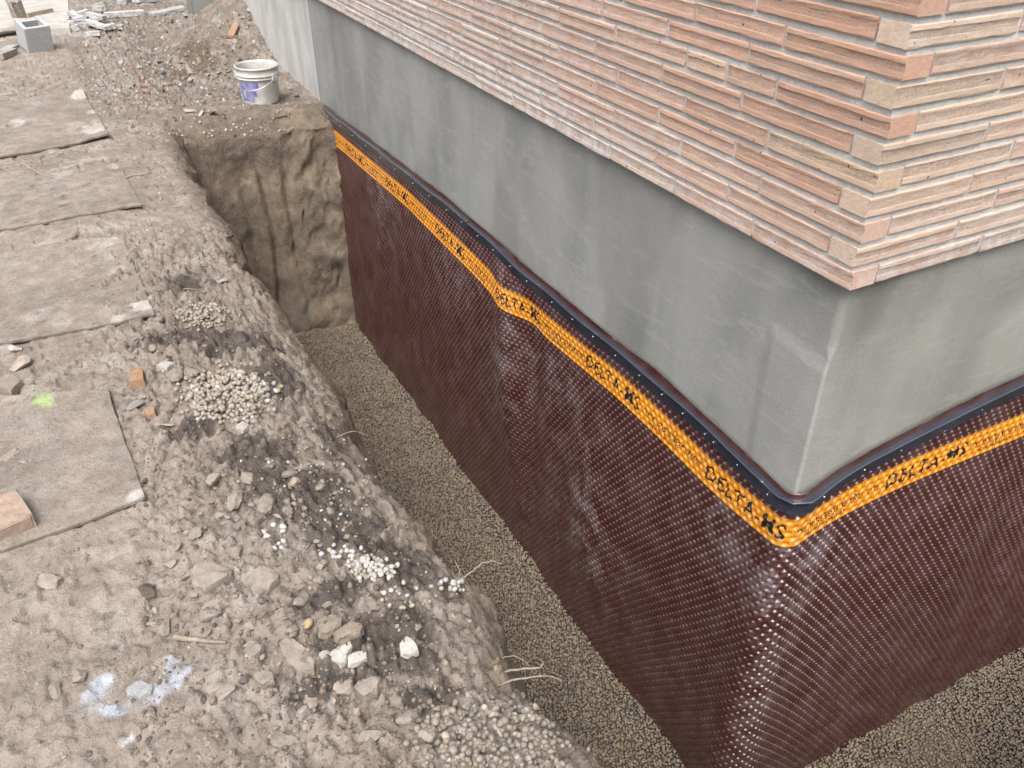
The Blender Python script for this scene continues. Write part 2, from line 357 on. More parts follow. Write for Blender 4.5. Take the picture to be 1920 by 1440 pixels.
def blob(x, y, cx, cy, rx, ry, rot=0.):
    dx, dy = x-cx, y-cy; c, s = math.cos(rot), math.sin(rot)
    return np.exp(-((dx*c+dy*s)/rx)**2-((-dx*s+dy*c)/ry)**2)
def pix(px, py, z=GZ): p = onz(px, py, z); return p[0], p[1]
DARK = [(345, 545, .10, .13), (330, 640, .12, .07), (440, 640, .16, .10), (520, 700, .10, .22), (385, 800, .10, .10), (470, 860, .13, .10), (505, 905, .09, .14), (560, 960, .12, .08), (600, 905, .1, .12),
        (640, 990, .11, .12), (740, 1030, .10, .09), (620, 1120, .12, .05), (690, 1190, .16, .06), (740, 1240, .10, .06), (800, 1300, .07, .06), (590, 1290, .06, .05), (620, 780, .06, .2), (370, 290, .12, .35), (415, 380, .07, .3),
        (760, 1060, .08, .06), (830, 1060, .05, .05)]
def soil_color(x, y, z, t):
    mud = np.array([.345, .300, .258]); mud2 = np.array([.297, .256, .218]); pale = np.array([.43, .392, .350]); dark = np.array([.094, .080, .073]); clay = np.array([.228, .183, .138]); clay2 = np.array([.178, .145, .113])
    n = fbm(x*3.1, y*3.1, z*3, 4, 101); n2 = fbm(x*8, y*8, z*8, 4, 131); n3 = fbm(x*1.3+7, y*1.3, z, 3, 151); n4 = fbm(x*30, y*30, z*20, 3, 171)
    def mx(c, d, f): return c+(d-c)*f[..., None]
    c = np.broadcast_to(mud, x.shape+(3,)).copy()
    c = mx(c, mud2, ss(.45, .62, n)); c = mx(c, pale, ss(.55, .68, n2)*.7*ss(.42, .6, n3))
    far_dig = ss(-1.58, -1.45, x+.05*(n2-.5))*ss(4.2, 5.2, y)
    c = mx(c, mud2*.86, far_dig*.7); c = mx(c, pale*1.0, far_dig*ss(.55, .66, n2)*.6)
    dk = np.zeros_like(x)
    for px, py, rx, ry in DARK:
        cx, cy = pix(px, py); dk = np.maximum(dk, blob(x, y, cx, cy, rx*1.15, ry*1.15))
    dk = ss(.25, .72, dk*1.05 + (n2-.5)*1.0 + (n4-.5)*1.1 + (fbm(x*75, y*75, z*40, 2, 177)-.5)*.5)
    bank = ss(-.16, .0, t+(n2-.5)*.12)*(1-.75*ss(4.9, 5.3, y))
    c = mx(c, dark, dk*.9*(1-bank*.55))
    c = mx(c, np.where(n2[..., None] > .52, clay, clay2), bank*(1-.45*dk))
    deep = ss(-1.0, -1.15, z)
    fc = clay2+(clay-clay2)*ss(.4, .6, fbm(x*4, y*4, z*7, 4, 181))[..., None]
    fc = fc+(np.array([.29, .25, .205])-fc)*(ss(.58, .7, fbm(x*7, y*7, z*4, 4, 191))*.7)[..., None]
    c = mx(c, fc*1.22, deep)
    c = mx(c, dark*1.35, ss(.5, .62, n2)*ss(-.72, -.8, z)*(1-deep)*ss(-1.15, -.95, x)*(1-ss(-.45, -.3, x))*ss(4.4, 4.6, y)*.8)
    # surveyor's spray paint
    gx_, gy_ = pix(85, 758); g = blob(x, y, gx_, gy_, .045, .075, .5)+(fbm(x*60+y*25, y*45, z*0, 3, 201)-.5)*.9
    c = mx(c, np.array([.40, .54, .22]), ss(.45, .65, g)*.85)
    wx, wy = pix(250, 1280); d = np.hypot((x-wx)/.125, (y-wy)/.085)
    rg = np.exp(-((d-.8)/.42)**2)*(.62+.38*ss(.35, .6, fbm(x*13, y*13, 0*x, 2, 211)))+(n4-.5)*1.0
    c = mx(c, np.array([.52, .57, .66]), ss(.62, .95, rg)*.8)
    sx_, sy_ = pix(236, 1380); c = mx(c, np.array([.78, .80, .84]), ss(.45, .7, blob(x, y, sx_, sy_, .02, .018)+(n4-.5)*.5))
    hx, hy = pix(350, 100, -.66); c = mx(c, np.array([.15, .112, .08]), ss(.3, .6, blob(x, y, hx, hy, .26, .42)+(n2-.5)*.5)*.8)
    c = mx(c, np.array([.40, .375, .35]), ss(.56, .66, fbm(x*19, y*11, z*0, 4, 221))*ss(5.6, 6.2, y)*ss(-1.5, -1.35, x)*.7)
    fx = ss(-1.38, -1.46, x+.04*(n2-.5))*ss(8.5, 8.7, y+.3*(n2-.5)); c = mx(c, np.array([.50, .47, .43]), fx*.6)
    return c
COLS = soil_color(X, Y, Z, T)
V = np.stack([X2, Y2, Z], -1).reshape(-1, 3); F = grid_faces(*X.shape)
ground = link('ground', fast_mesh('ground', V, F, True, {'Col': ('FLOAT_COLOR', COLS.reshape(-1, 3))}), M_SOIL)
tag(ground, 'bare brown mud ground with an open trench dug along the house foundation', kind='structure')
# a fast picking tree of the part the camera sees
BV = BVHTree.FromPolygons([tuple(v) for v in V.tolist()], F.tolist())
def hit(px, py):
    d = Vector(ray(px, py)).normalized(); h = BV.ray_cast(Vector(CAM), d)
    return (h[0], h[1]) if h[0] is not None else (Vector(onz(px, py, GZ)), Vector((0, 0, 1)))
def drop(x, y):
    h = BV.ray_cast(Vector((x, y, 3.0)), Vector((0, 0, -1)))
    return (h[0], h[1]) if h[0] is not None else (Vector((x, y, GZ)), Vector((0, 0, 1)))

# ------------------------------------------------------------------ the house: foundation, parge coat, brick courses
house = empty('brick_house', (0, 0, -.75)); house.matrix_parent_inverse = Matrix()
tag(house, 'pink and buff brick house corner above a grey cement parged foundation', 'house')
HOFF = Vector((0, 0, .75))
def hchild(name, me, mt, loc=(0, 0, 0)):
    o = link(name, me, mt, house); o.location = Vector(loc)+HOFF; return o
# structural core behind the coats
bm = bmesh.new(); bm_box(bm, (4.03, 4.2, -1.6), (7.98, 8.2-.04, 2.8)); hchild('foundation_core', bm_mesh('foundation_core', bm), M_MORTAR)
def wall_path(s, off, r, arc=None):
    """s<0 along the long wall (y=-s), s>0 along the short wall; off = distance out from the wall plane; r = corner radius"""
    s, off, r = np.broadcast_arrays(s, off, r); L = r*math.pi/2 if arc is None else arc
    th = np.clip((s+L/2)/np.maximum(L, 1e-6), 0, 1)*math.pi/2
    cx, cy = r, r
    nx, ny = -np.cos(th), -np.sin(th)
    x = cx+nx*(r+off)+np.maximum(s-L/2, 0); y = cy+ny*(r+off)+np.maximum(-s-L/2, 0)
    return x, y, nx, ny
S = np.concatenate([np.linspace(-5.20, -.5, 330)[:-1], np.linspace(-.5, -.04, 70)[:-1], np.linspace(-.04, .05, 26)[:-1], np.linspace(.05, .6, 60)[:-1], np.linspace(.6, 4.0, 120)])
ZP = np.concatenate([np.linspace(.02, -1.0, 84)[:-1], np.linspace(-1.0, -2.6, 12)])
SS, ZZ = np.meshgrid(S, ZP)
n = fbm(SS*1.7, ZZ*1.7, 0*SS, 4, 301)-.5; n2 = fbm(SS*9, ZZ*5, 0*SS, 3, 311)-.5
off = n*.007+n2*.0022
lowp = ss(-.262+.035, -.262-.025, ZZ+.10*(SS+.13)*(SS < 0))*ss(-.26, -.205, SS+.02*(ZZ+.3))*(1-ss(-.002, .004, SS))
off = off + .007*lowp
ov = ss(.18, .215, SS)*(1-ss(-.02, -.22, ZZ+.10*(SS-.2))); off = off + .006*ov
rad = np.where(ZZ > -.2, .022, .022*(1-ss(-.2, -.24, ZZ))+.004*ss(-.2, -.24, ZZ))
px_, py_, nx_, ny_ = wall_path(SS, off, rad)
endf = 1-ss(-5.2, -5.17, SS); px_ = px_+endf*.03
pc = np.ones(SS.shape+(3,)); ed = np.exp(-((SS+.0)/.006)**2)*ss(-.22, -.26, ZZ); pc += (ed*.08)[..., None]
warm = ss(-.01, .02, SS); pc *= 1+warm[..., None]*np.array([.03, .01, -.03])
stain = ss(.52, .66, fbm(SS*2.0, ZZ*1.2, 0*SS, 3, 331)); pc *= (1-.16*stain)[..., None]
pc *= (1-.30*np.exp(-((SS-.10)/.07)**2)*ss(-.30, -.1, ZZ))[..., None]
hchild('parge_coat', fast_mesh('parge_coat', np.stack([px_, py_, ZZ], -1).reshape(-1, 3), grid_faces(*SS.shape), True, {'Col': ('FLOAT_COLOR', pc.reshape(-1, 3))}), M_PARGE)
# older whitewashed stretch beyond the new coat
YO, ZO = np.meshgrid(np.linspace(5.16, 8.35, 140), np.linspace(.02, -1.4, 60))
xo = .014+(fbm(YO*2, ZO*2, 0*YO, 4, 341)-.5)*.03+.01*ss(5.2, 5.6, YO)
hchild('old_wall_face', fast_mesh('old_wall_face', np.stack([xo, YO, ZO], -1).reshape(-1, 3), grid_faces(*YO.shape)[:, ::-1]), M_OLD)
bm = bmesh.new(); vs_ = bm_box(bm, (.35, 8.62, -.8), (1.35, .5, 1.7)); bmesh.ops.bevel(bm, geom=bm.edges[:], offset=.02, segments=2)
me = bm_mesh('grey_return', bm); a = me.attributes.new('Col', 'FLOAT_COLOR', 'POINT'); a.data.foreach_set('color', [.8]*(4*len(me.vertices))); hchild('grey_return', me, M_PARGE)

# --- bricks
COURSE, BH, E = .0677, .0510, .030
# mortar body
bm = bmesh.new(); bm_box(bm, (4+(-E+.0085), 4.15+(-E+.0085), 1.5), (8, 8.3, 2.98)); hchild('mortar_bed', bm_mesh('mortar_bed', bm), M_MORTAR)
def brick_mesh(name, L, seed, D=.092, smooth_end=True):
    rs = np.random.RandomState(seed); nseg = max(4, int(L/.030))
    kind = seed % 4
    zp = np.array([.0, .004, .016, .0185, .027, .036, .0380, .0435, .0485, BH])
    pr = np.array([[-.0025, .0, .0, -.0030, -.0042, -.0042, -.0036, -.0022, -.0008, -.0025], [-.0025, .0, -.0022, -.0042, -.0042, -.0030, .0, .0, .0, -.0025],
                   [-.0025, .0, .0004, -.0022, -.0036, -.0042, -.0042, -.0036, -.0010, -.0025], [-.0025, .0, .0, -.0012, -.0024, -.0034, -.0034, -.0012, .0, -.0025]][kind])
    rg = np.clip((-pr-.0008)/.002, 0, 1); rg[0] = rg[-1] = 0; pr = pr*.75
    xsg = np.linspace(0, L, nseg+1); V, R = [], []
    for i, x in enumerate(xsg):
        endc = .0025 if i in (0, nseg) else 0
        for j, (z, q) in enumerate(zip(zp, pr)):
            jit = rs.uniform(-.0005, .0005)*rg[j]+rs.uniform(-.0003, .0003)
            zj = rs.uniform(-.0012, .0012) if 0 < j < 9 else (rs.uniform(-.0018, .0018) if rs.rand() < .6 else 0)
            xx = x+(rs.uniform(-.002, .002) if 0 < i < nseg else 0)
            V.append((xx, -(q+jit)+endc, z+zj)); R.append(rg[j])
    nz = len(zp); F = []
    for i in range(nseg):
        for j in range(nz-1):
            a = i*nz+j; F.append((a, a+nz, a+nz+1, a+1))
    # body behind the face
    base = len(V)
    for x in (0, L):
        for (y, z) in ((D, 0), (D, BH)): V.append((x, y, z)); R.append(0)
    e0 = len(V)
    for st_ in (0, nseg*nz):
        for j in range(nz): V.append(V[st_+j]); R.append(0)
    F.append(tuple([base, base+1]+[e0+j for j in range(nz-1, -1, -1)])); F.append(tuple([base+3, base+2]+[e0+nz+j for j in range(nz)]))
    F.append(tuple([i*nz+nz-1 for i in range(nseg+1)]+[base+3, base+1])); F.append(tuple([i*nz for i in range(nseg, -1, -1)]+[base, base+2]))
    me = bpy.data.meshes.new(name); me.from_pydata(V, [], F)
    a = me.attributes.new('rough', 'FLOAT', 'POINT'); a.data.foreach_set('value', R); me.validate(); me.update(); return me
STRETCH = [brick_mesh('brick_face', .38, 500+i) for i in range(12)]
for me in STRETCH: me.materials.append(M_BRICK)
def brick_tone(s, k):
    """clay colour; chalky pink towards the low far end, warm buff near the corner"""
    c = random.choice([(.63, .385, .285), (.64, .41, .31), (.59, .36, .265), (.64, .44, .34), (.61, .42, .33), (.64, .48, .36), (.58, .35, .26), (.64, .37, .265)])
    if s > 0: c = random.choice([(.64, .45, .32), (.62, .46, .35), (.66, .52, .39), (.63, .42, .30), (.63, .44, .33)])
    if random.random() < .045: c = (.67, .54, .395)
    chalk = max(0., min(1., (-s-.2)/2.6))*.75 + max(0, (3-k)/3)*.45
    if s > 0: chalk = .25+max(0, (3-k)/3)*.4
    al = min(1., max(.05, chalk*random.uniform(.45, 1.25)))
    c = tuple(v*.62+w_*.38 for v, w_ in zip(c, (.67, .455, .335)))
    j = random.uniform(.96, 1.14)
    # chalky bricks are paler overall
    c = tuple(v*j+(.60-v)*.40*min(1, chalk) for v in c)
    return c+(al,)
bricks = []   # (distance, wall, s0, L, k)
NC = 40
for k in range(NC):
    even = k % 2 == 0
    # long wall
    y = -E if even else .092-E+.011+.0
    first = True
    while y < 8.2:
        if first: L = (.355 if even else .487-.011-y)+(E if even else 0)-.0; L = (.355+E) if even else (.482-y)
        else: L = .379+random.uniform(-.014, .014)
        if not first and random.random() < .06: L *= random.uniform(.4, .6)
        bricks.append(('A', y, L, k)); y += L+.011; first = False
    x = -E if not even else .092-E+.011
    first = True
    while x < 4.2:
        L = ((.345+E) if not even else (.478-x)) if first else .379+random.uniform(-.014, .014)
        bricks.append(('B', x, L, k)); x += L+.011; first = False
def bdist(b):
    wl, q, L, k = b; p = np.array([-E, q+L/2, k*COURSE]) if wl == 'A' else np.array([q+L/2, -E, k*COURSE])
    d = p-CAM; z = d@_f
    if z < .2: return 9e9
    u, v = 960+FPX*(d@_r)/z, 720-FPX*(d@_u)/z
    return max(0, -v-30)*4+max(0, -u)+max(0, u-2100)*3+z*20
bricks.sort(key=bdist)
rest_V, rest_F = [], []
for i, (wl, q, L, k) in enumerate(bricks):
    tilt = random.uniform(-.0035, .0035); prot = random.uniform(-.002, .002); dz = random.uniform(-.0012, .0012); z0 = k*COURSE+.004+dz
    if i < 290:
        o = bpy.data.objects.new('brick', STRETCH[random.randrange(12)]); COL.objects.link(o); o.parent = house
        o.scale = (L/.38, 1, 1)
        if wl == 'B':
            o.location = Vector((q, -E+prot, z0))+HOFF; o.rotation_euler = (0, tilt*.5, 0); o.color = brick_tone(q+.1, k)
        else:
            o.location = Vector((-E+prot, q+L, z0))+HOFF; o.rotation_euler = (0, tilt*.5, -math.pi/2); o.color = brick_tone(-(q+L/2)-.01, k)
    else:
        a = len(rest_V)
        if wl == 'B': b0, b1 = (q, -E+prot, z0), (q+L, -E+.09, z0+BH)
        else: b0, b1 = (-E+prot, q, z0), (-E+.09, q+L, z0+BH)
        for zz_ in (b0[2], b1[2]):
            rest_V += [(b0[0], b0[1], zz_), (b1[0], b0[1], zz_), (b1[0], b1[1], zz_), (b0[0], b1[1], zz_)]
        rest_F += [(a, a+3, a+2, a+1), (a+4, a+5, a+6, a+7), (a, a+1, a+5, a+4), (a+1, a+2, a+6, a+5), (a+2, a+3, a+7, a+6), (a+3, a, a+4, a+7)]
rb = hchild('upper_brickwork', fast_mesh('upper_brickwork', rest_V, rest_F, False, {'rough': ('FLOAT', np.zeros(len(rest_V)))}), M_BRICK); rb.color = (.47, .27, .18, .3); rb['kind'] = 'stuff'

# ------------------------------------------------------------------ dimpled drainage membrane
A_, B_ = .0360, .0235
def interp(tab):
    xs, ys = zip(*tab); xs, ys = np.array(xs), np.array(ys)
    def f(s):
        # smooth (Catmull-like) by averaging shifted linear interpolation
        return sum(np.interp(s+d, xs, ys) for d in (-.09, -.06, -.03, 0, .03, .06, .09))/7
    return f
Z_BAR = interp([(-5.2, -.785), (-4.81, -.78), (-3.31, -.742), (-2.41, -.722), (-2.0, -.735), (-1.8, -.745), (-1.3, -.738), (-1.02, -.738), (-.66, -.733), (-.34, -.752), (-.12, -.765), (0, -.765), (.2, -.70), (.43, -.668), (.68, -.64), (1.0, -.612), (2.4, -.56)])
Z_BAND = interp([(-5.2, -.95), (-4.85, -.945), (-3.33, -.915), (-2.47, -.940), (-2.1, -.957), (-1.92, -.957), (-1.8, -.935), (-1.4, -.92), (-1.01, -.898), (-.64, -.907), (-.32, -.925), (-.1, -.915), (.05, -.885), (.3, -.845), (.5, -.835), (.77, -.835), (1.12, -.84), (2.4, -.86)])
HB = .060
def mem_off(s, z):
    t = np.clip((-.76-z)/1.7, 0, 1)
    o = .020+.055*t
    o = o + (fbm(s*2.1, z*.8, 0*s, 3, 401)-.5)*.045*ss(0, .35, t)
    o = o + .008*np.sin(s*15+z*2+1.5*np.sin(z*3))*ss(.08, .5, t)*ss(-2.6, -3.4, s)                     # far ripples
    o = o + .004*np.sin(s*21+z*5+2*np.sin(s*3))*ss(.05, .5, t)*ss(.3, .8, s)                            # ripples round the corner
    o = o + .030*np.exp(-((s+1.97+.10*(z+1.3))/.11)**2)*ss(-.75, -.92, z)*(1-.75*ss(-1.4, -2.2, z))     # buckled fold
    o = o - .020*np.exp(-((s+1.72+.06*(z+1.3))/.10)**2)*ss(-.78, -1.0, z)
    o = o + .045*np.exp(-((s+1.10)/.22)**2-((z+1.75)/.40)**2)                                           # bulge
    o = o + .016*np.exp(-((s)/.20)**2)*ss(-.9, -1.5, z) + .010*np.exp(-((s)/.10)**2)
    return o
def dimple(s, wv):
    j = np.round(wv/B_); best = None
    for dj in (-1, 0, 1):
        jj = j+dj; cs = (np.round(s/A_-.5*(jj % 2))+.5*(jj % 2))*A_
        r2 = (s-cs)**2+(wv-jj*B_)**2; best = r2 if best is None else np.minimum(best, r2)
    r = np.sqrt(best); return np.clip((.0110-r)/.0044, 0, 1)
def mem_point(s, wv, lift=0.):
    zc = Z_BAND(s); ztop = Z_BAR(s)+.016+.034*fbm(s*2.5, 0*s, 0*s+3.3, 3, 421)+.010*np.exp(-((s+.75)/.08)**2)
    z = np.minimum(zc+wv, ztop)
    o = mem_off(s, z); d = dimple(s, wv)
    flat = ss(ztop-.085, ztop-.070, zc+wv)*(s < .15)+ss(ztop-.10, ztop-.085, zc+wv)*(s >= .15)
    o = o-(.0108 if lift == 0 else .0066)*d*(1-flat)+lift
    mo = .020+.055*np.clip((-.76-z)/1.7, 0, 1); r = 1.15*mo
    x, y, nx, ny = wall_path(s, o, r, 2.35*mo*math.pi/2)
    over = (zc+wv) > ztop+.006
    return np.stack([x, y, z], -1), over
def dust_of(s, z):
    d = .05+0*s
    for (a, b, ra, rb_, k) in [(-3.9, -1.1, .25, .30, .8), (-1.98, -1.3, .12, .5, .7), (-1.12, -1.75, .20, .32, 1.0), (.10, -1.12, .18, .16, 1.0), (-.25, -1.1, .2, .2, .5), (-2.6, -1.05, .4, .15, .5), (.05, -1.6, .09, .7, .45), (-1.5, -1.15, .3, .25, .5)]:
        d = d+k*np.exp(-((s-a)/ra)**2-((z-b)/rb_)**2)
    return np.clip(.14+d*.78, 0, .9)
def make_sheet(name, s, wv, mt, parent, lift=0., extra=None):
    SG, WG = np.meshgrid(s, wv)
    P, over = mem_point(SG, WG, lift); F = grid_faces(*SG.shape)
    ov = over.ravel(); F = F[~ov[F].all(1)]
    at = {'dust': ('FLOAT', dust_of(SG, P[..., 2]).ravel())}
    if extra is not None: at['ink'] = ('FLOAT', extra(SG, WG).ravel())
    used = np.unique(F); mp = np.full(SG.size, -1); mp[used] = np.arange(len(used))
    at = {k: (t, a[used]) for k, (t, a) in at.items()}
    return link(name, fast_mesh(name, P.reshape(-1, 3)[used], mp[F], True, at), mt, parent)
membrane = empty('dimple_membrane', (0, 0, 0))
tag(membrane, 'dark brown dimpled plastic drainage membrane with orange band hung down the foundation wall', 'membrane')
# printed lettering on the band
def text_tris(txt, h, length):
    cu = bpy.data.curves.new('t', 'FONT'); cu.body = txt; cu.size = 1; cu.resolution_u = 2; cu.space_character = 1.12; cu.offset = .008
    o = bpy.data.objects.new('t', cu); COL.objects.link(o); dg = bpy.context.evaluated_depsgraph_get(); me = o.evaluated_get(dg).to_mesh()
    me.calc_loop_triangles(); v = np.array([q.co[:2] for q in me.vertices]); t = np.array([list(q.vertices) for q in me.loop_triangles])
    v = v-v.min(0); v = v/v.max(0)*np.array([length, h]); bpy.data.objects.remove(o); bpy.data.curves.remove(cu); return v[t]
BIG = text_tris('DELTA-MS', .062, .40); SMALL = text_tris('www.cosella-dorken.com', .028, .36)
def ink(SG, WG):
    out = np.zeros(SG.shape); PER = .83
    base0 = -.405
    loc = np.mod(SG-base0, PER)
    for tris, o0, w0 in ((BIG, 0., -.034), (SMALL, .435, -.010), (SMALL*np.array([.5, .9]), .47, -.045)):
        lx, ly = loc-o0, WG-w0
        for t in tris:
            mn, mx = t.min(0), t.max(0)
            m_ = (lx >= mn[0]) & (lx <= mx[0]) & (ly >= mn[1]) & (ly <= mx[1])
            if not m_.any(): continue
            p = np.stack([lx[m_], ly[m_]], -1); a, b, c = t
            e = lambda u, v_: (v_[0]-u[0])*(p[:, 1]-u[1])-(v_[1]-u[1])*(p[:, 0]-u[0])
            e1, e2, e3 = e(a, b), e(b, c), e(c, a); ins = ((e1 >= 0) & (e2 >= 0) & (e3 >= 0)) | ((e1 <= 0) & (e2 <= 0) & (e3 <= 0))
            o_ = out[m_]; o_[ins] = 1; out[m_] = o_
    return out
S1, S2 = -5.03, 2.3
def lattice(lo, hi, pitch, offs):
    v = (np.arange(math.floor(lo/pitch), math.ceil(hi/pitch)+1)[:, None]*pitch+np.array(offs)[None]).ravel(); return v[(v >= lo) & (v <= hi)]
S_FAR, S_END = -A_*70, A_*36
sv = np.concatenate([lattice(S1, S_FAR-1e-6, A_/2, (0, .0058, .0122)), lattice(S_FAR, S_END-1e-6, A_/2, (0, .0050, .0088, .0130)), lattice(S_END, S2, A_/2, (0, .0058, .0122))])
WO = (.0062, .0088, .0110, .0125, .0147, .0173)
make_sheet('lower_sheet', sv, np.append(lattice(-1.66, -HB, B_, WO), -HB+.001), M_MEM, membrane)
make_sheet('upper_sheet', sv, np.append(HB-.001, lattice(HB, .34, B_, WO)), M_MEM, membrane)
band = make_sheet('orange_band', np.arange(S1, S2, A_/14), np.linspace(-HB, HB, 46), M_BAND, membrane, .0006, ink)

# ------------------------------------------------------------------ termination strip with screws
strip = empty('edge_strip', (0, 0, 0)); tag(strip, 'glossy dark blue plastic strip screwed along the top edge of the membrane', 'edge strip')
PROF = np.array([(.004, .005), (.025, .003), (.0275, .0005), (.0265, -.005), (.0185, -.008), (.0175, -.011), (.0175, -.055), (.0145, -.060), (.004, -.060)])
def strip_piece(s0, s1, dz=0., do=0.):
    n = max(8, int((s1-s0)/.02)); s = np.linspace(s0, s1, n)
    zb = Z_BAR(s)+dz+.004*np.sin(s*11)*(1-ss(-.4, .1, s)); o0 = mem_off(s, zb)-.001+do+.004*np.exp(-(s/.08)**2)+.005*np.sin(s*7+1)*0+.004*(fbm(s*4, 0*s, 0*s, 2, 431)-.5)
    V = []
    for (po, pz) in PROF:
        x, y, nx, ny = wall_path(s, o0-.012+po, np.full_like(s, .025)); V.append(np.stack([x, y, zb+pz], -1))
    V = np.stack(V, 1); m_ = len(PROF); F = []
    i = np.arange(n*m_).reshape(n, m_)
    for k in range(m_): F.append(np.stack([i[:-1, k], i[1:, k], i[1:, (k+1) % m_], i[:-1, (k+1) % m_]], -1))
    F = np.concatenate(F)
    me = fast_mesh('moulding', V.reshape(-1, 3), F, True)
    bm = bmesh.new(); bm.from_mesh(me); bmesh.ops.holes_fill(bm, edges=bm.edges[:], sides=20); bmesh.ops.recalc_face_normals(bm, faces=bm.faces[:])
    for e in bm.edges:
        if len(e.link_faces) == 2 and e.calc_face_angle(0) > .5: e.smooth = False
    bm.to_mesh(me); bm.free(); return me
MOULD = []
for (a, b, dz, do) in [(-5.03, -2.415, 0, 0), (-2.409, -.272, -.003, .001), (-.285, 2.3, .001, .0035)]:
    MOULD.append((a, b, link('moulding', strip_piece(a, b, dz, do), M_BAR, strip)))
# vertical closing strip at the far end of the membrane
n = 40; zv = np.linspace(-.80, -2.47, n); ov = mem_off(np.full(n, -5.02), zv); V = []
for (dy, do) in ((-.012, .0), (-.012, .012), (.012, .012), (.012, -.03)): V.append(np.stack([-(ov+do), 5.03-.70*(.020+.055*np.clip((-.76-zv)/1.7, 0, 1))+dy, zv], -1))
V = np.stack(V, 1); i = np.arange(n*4).reshape(n, 4); F = np.concatenate([np.stack([i[:-1, k], i[1:, k], i[1:, (k+1) % 4], i[:-1, (k+1) % 4]], -1) for k in range(4)])
link('end_moulding', fast_mesh('end_moulding', V.reshape(-1, 3), F, False), M_BAR, strip)
bm = bmesh.new(); bmesh.ops.create_uvsphere(bm, u_segments=8, v_segments=6, radius=.0052); bmesh.ops.scale(bm, vec=(1, 1, .6), verts=bm.verts[:]); SCREW = bm_mesh('screw', bm, True); SCREW.materials.append(M_SCREW)
for s in [-4.9, -4.6, -4.33, -4.05, -3.76, -3.5, -3.2, -2.95, -2.7, -2.5, -2.3, -2.12, -1.93, -1.76, -1.52, -1.34, -1.17, -1.0, -.83, -.68, -.55, -.42, -.37, -.24, -.08, .09, .26, .42, .60, .80, 1.02, 1.3, 1.6, 1.9]:
    zb = float(Z_BAR(np.array([s]))[0])-.036; o0 = float(mem_off(np.array([s]), np.array([zb+.036]))[0])+.0070+.004*math.exp(-(s/.08)**2)
    x, y, nx, ny = wall_path(np.array([s]), np.array([o0]), np.array([.025]))
    o = bpy.data.objects.new('screw', SCREW); COL.objects.link(o); o.parent = [q for a, b, q in MOULD if a <= s <= b][-1]; o.location = (x[0], y[0], zb)
    o.rotation_euler = Vector((nx[0], ny[0], 0)).to_track_quat('Z', 'Y').to_euler()

# ------------------------------------------------------------------ pea gravel on the trench floor
def ico(sub):
    bm = bmesh.new(); bmesh.ops.create_icosphere(bm, subdivisions=sub, radius=1.0)
    v = np.array([q.co[:] for q in bm.verts]); f = np.array([[w_.index for w_ in p.verts] for p in bm.faces]); bm.free(); return v, f
ICO1, ICO2, ICO3, ICO4 = ico(1), ico(2), ico(3), ico(4)
def rand_rot(n):
    q = RS.normal(size=(n, 4)); q /= np.linalg.norm(q, axis=1)[:, None]; w_, x, y, z = q.T
    return np.stack([np.stack([1-2*(y*y+z*z), 2*(x*y-z*w_), 2*(x*z+y*w_)], -1), np.stack([2*(x*y+z*w_), 1-2*(x*x+z*z), 2*(y*z-x*w_)], -1), np.stack([2*(x*z-y*w_), 2*(y*z+x*w_), 1-2*(x*x+y*y)], -1)], 1)
def scatter_mesh(name, P, R, C, src=ICO1, jitter=.14, squash=(.6, 1.), smooth=True):
    v, f = src; n = len(P)
    sc = RS.uniform(squash[0], squash[1], (n, 1, 3)); vv = v[None]*sc*(1+RS.uniform(-jitter, jitter, (n, len(v), 1)))
    vv = np.einsum('nij,nkj->nki', rand_rot(n), vv)*R[:, None, None]+P[:, None, :]
    ff = f[None]+(np.arange(n)*len(v))[:, None, None]
    cc = np.repeat(C[:, None, :], len(v), 1)
    return fast_mesh(name, vv.reshape(-1, 3), ff.reshape(-1, 3), smooth, {'Col': ('FLOAT_COLOR', cc.reshape(-1, 3))})
GP = .0146
def floor_pts(x0, x1, y0, y1):
    gx, gy = np.meshgrid(np.arange(x0, x1, GP), np.arange(y0, y1, GP*.9)); gx = gx+GP*.5*(np.arange(gx.shape[0]) % 2)[:, None]
    return np.stack([gx.ravel(), gy.ravel()], -1)+RS.uniform(-.0045, .0045, (gx.size, 2))
P2 = np.concatenate([floor_pts(-.86, -.02, -.35, 5.0), floor_pts(-.02, 2.35, -.98, -.02)])
m_ = (P2[:, 0] > xs_of(P2[:, 1])+.05); P2 = P2[m_]
zf = FLOOR+.012+(fbm(P2[:, 0]*3, P2[:, 1]*3, 0*P2[:, 0], 3, 501)-.5)*.06+.012*ss(-.2, -.06, P2[:, 0])+RS.uniform(-.004, .004, len(P2))
GC = np.array([(.27, .21, .145), (.21, .165, .115), (.31, .25, .18), (.17, .14, .11), (.24, .21, .175), (.33, .24, .14), (.14, .115, .09), (.29, .26, .22)])
gc = GC[RS.randint(0, len(GC), len(P2))]*RS.uniform(.75, 1.1, (len(P2), 1))*.80+np.array([.062, .048, .032])
gravel = link('trench_gravel', scatter_mesh('trench_gravel', np.c_[P2, zf], RS.uniform(.0074, .0122, len(P2)), gc), M_GRAVEL)
tag(gravel, 'brown pea gravel covering the floor of the trench', kind='stuff')
# finer sand bed just under the stones
gx, gy = np.meshgrid(np.linspace(-1.0, 2.5, 90), np.linspace(-1.1, 5.05, 150)); gz = FLOOR+.002+(fbm(gx*3, gy*3, 0*gx, 3, 501)-.5)*.06
bed = link('gravel_bed', fast_mesh('gravel_bed', np.stack([gx, gy, gz], -1).reshape(-1, 3), grid_faces(*gx.shape), True, {'Col': ('FLOAT_COLOR', np.full((gx.size, 3), .11)*np.array([1.1, .95, .78]))}), M_SOIL); tag(bed, kind='structure')

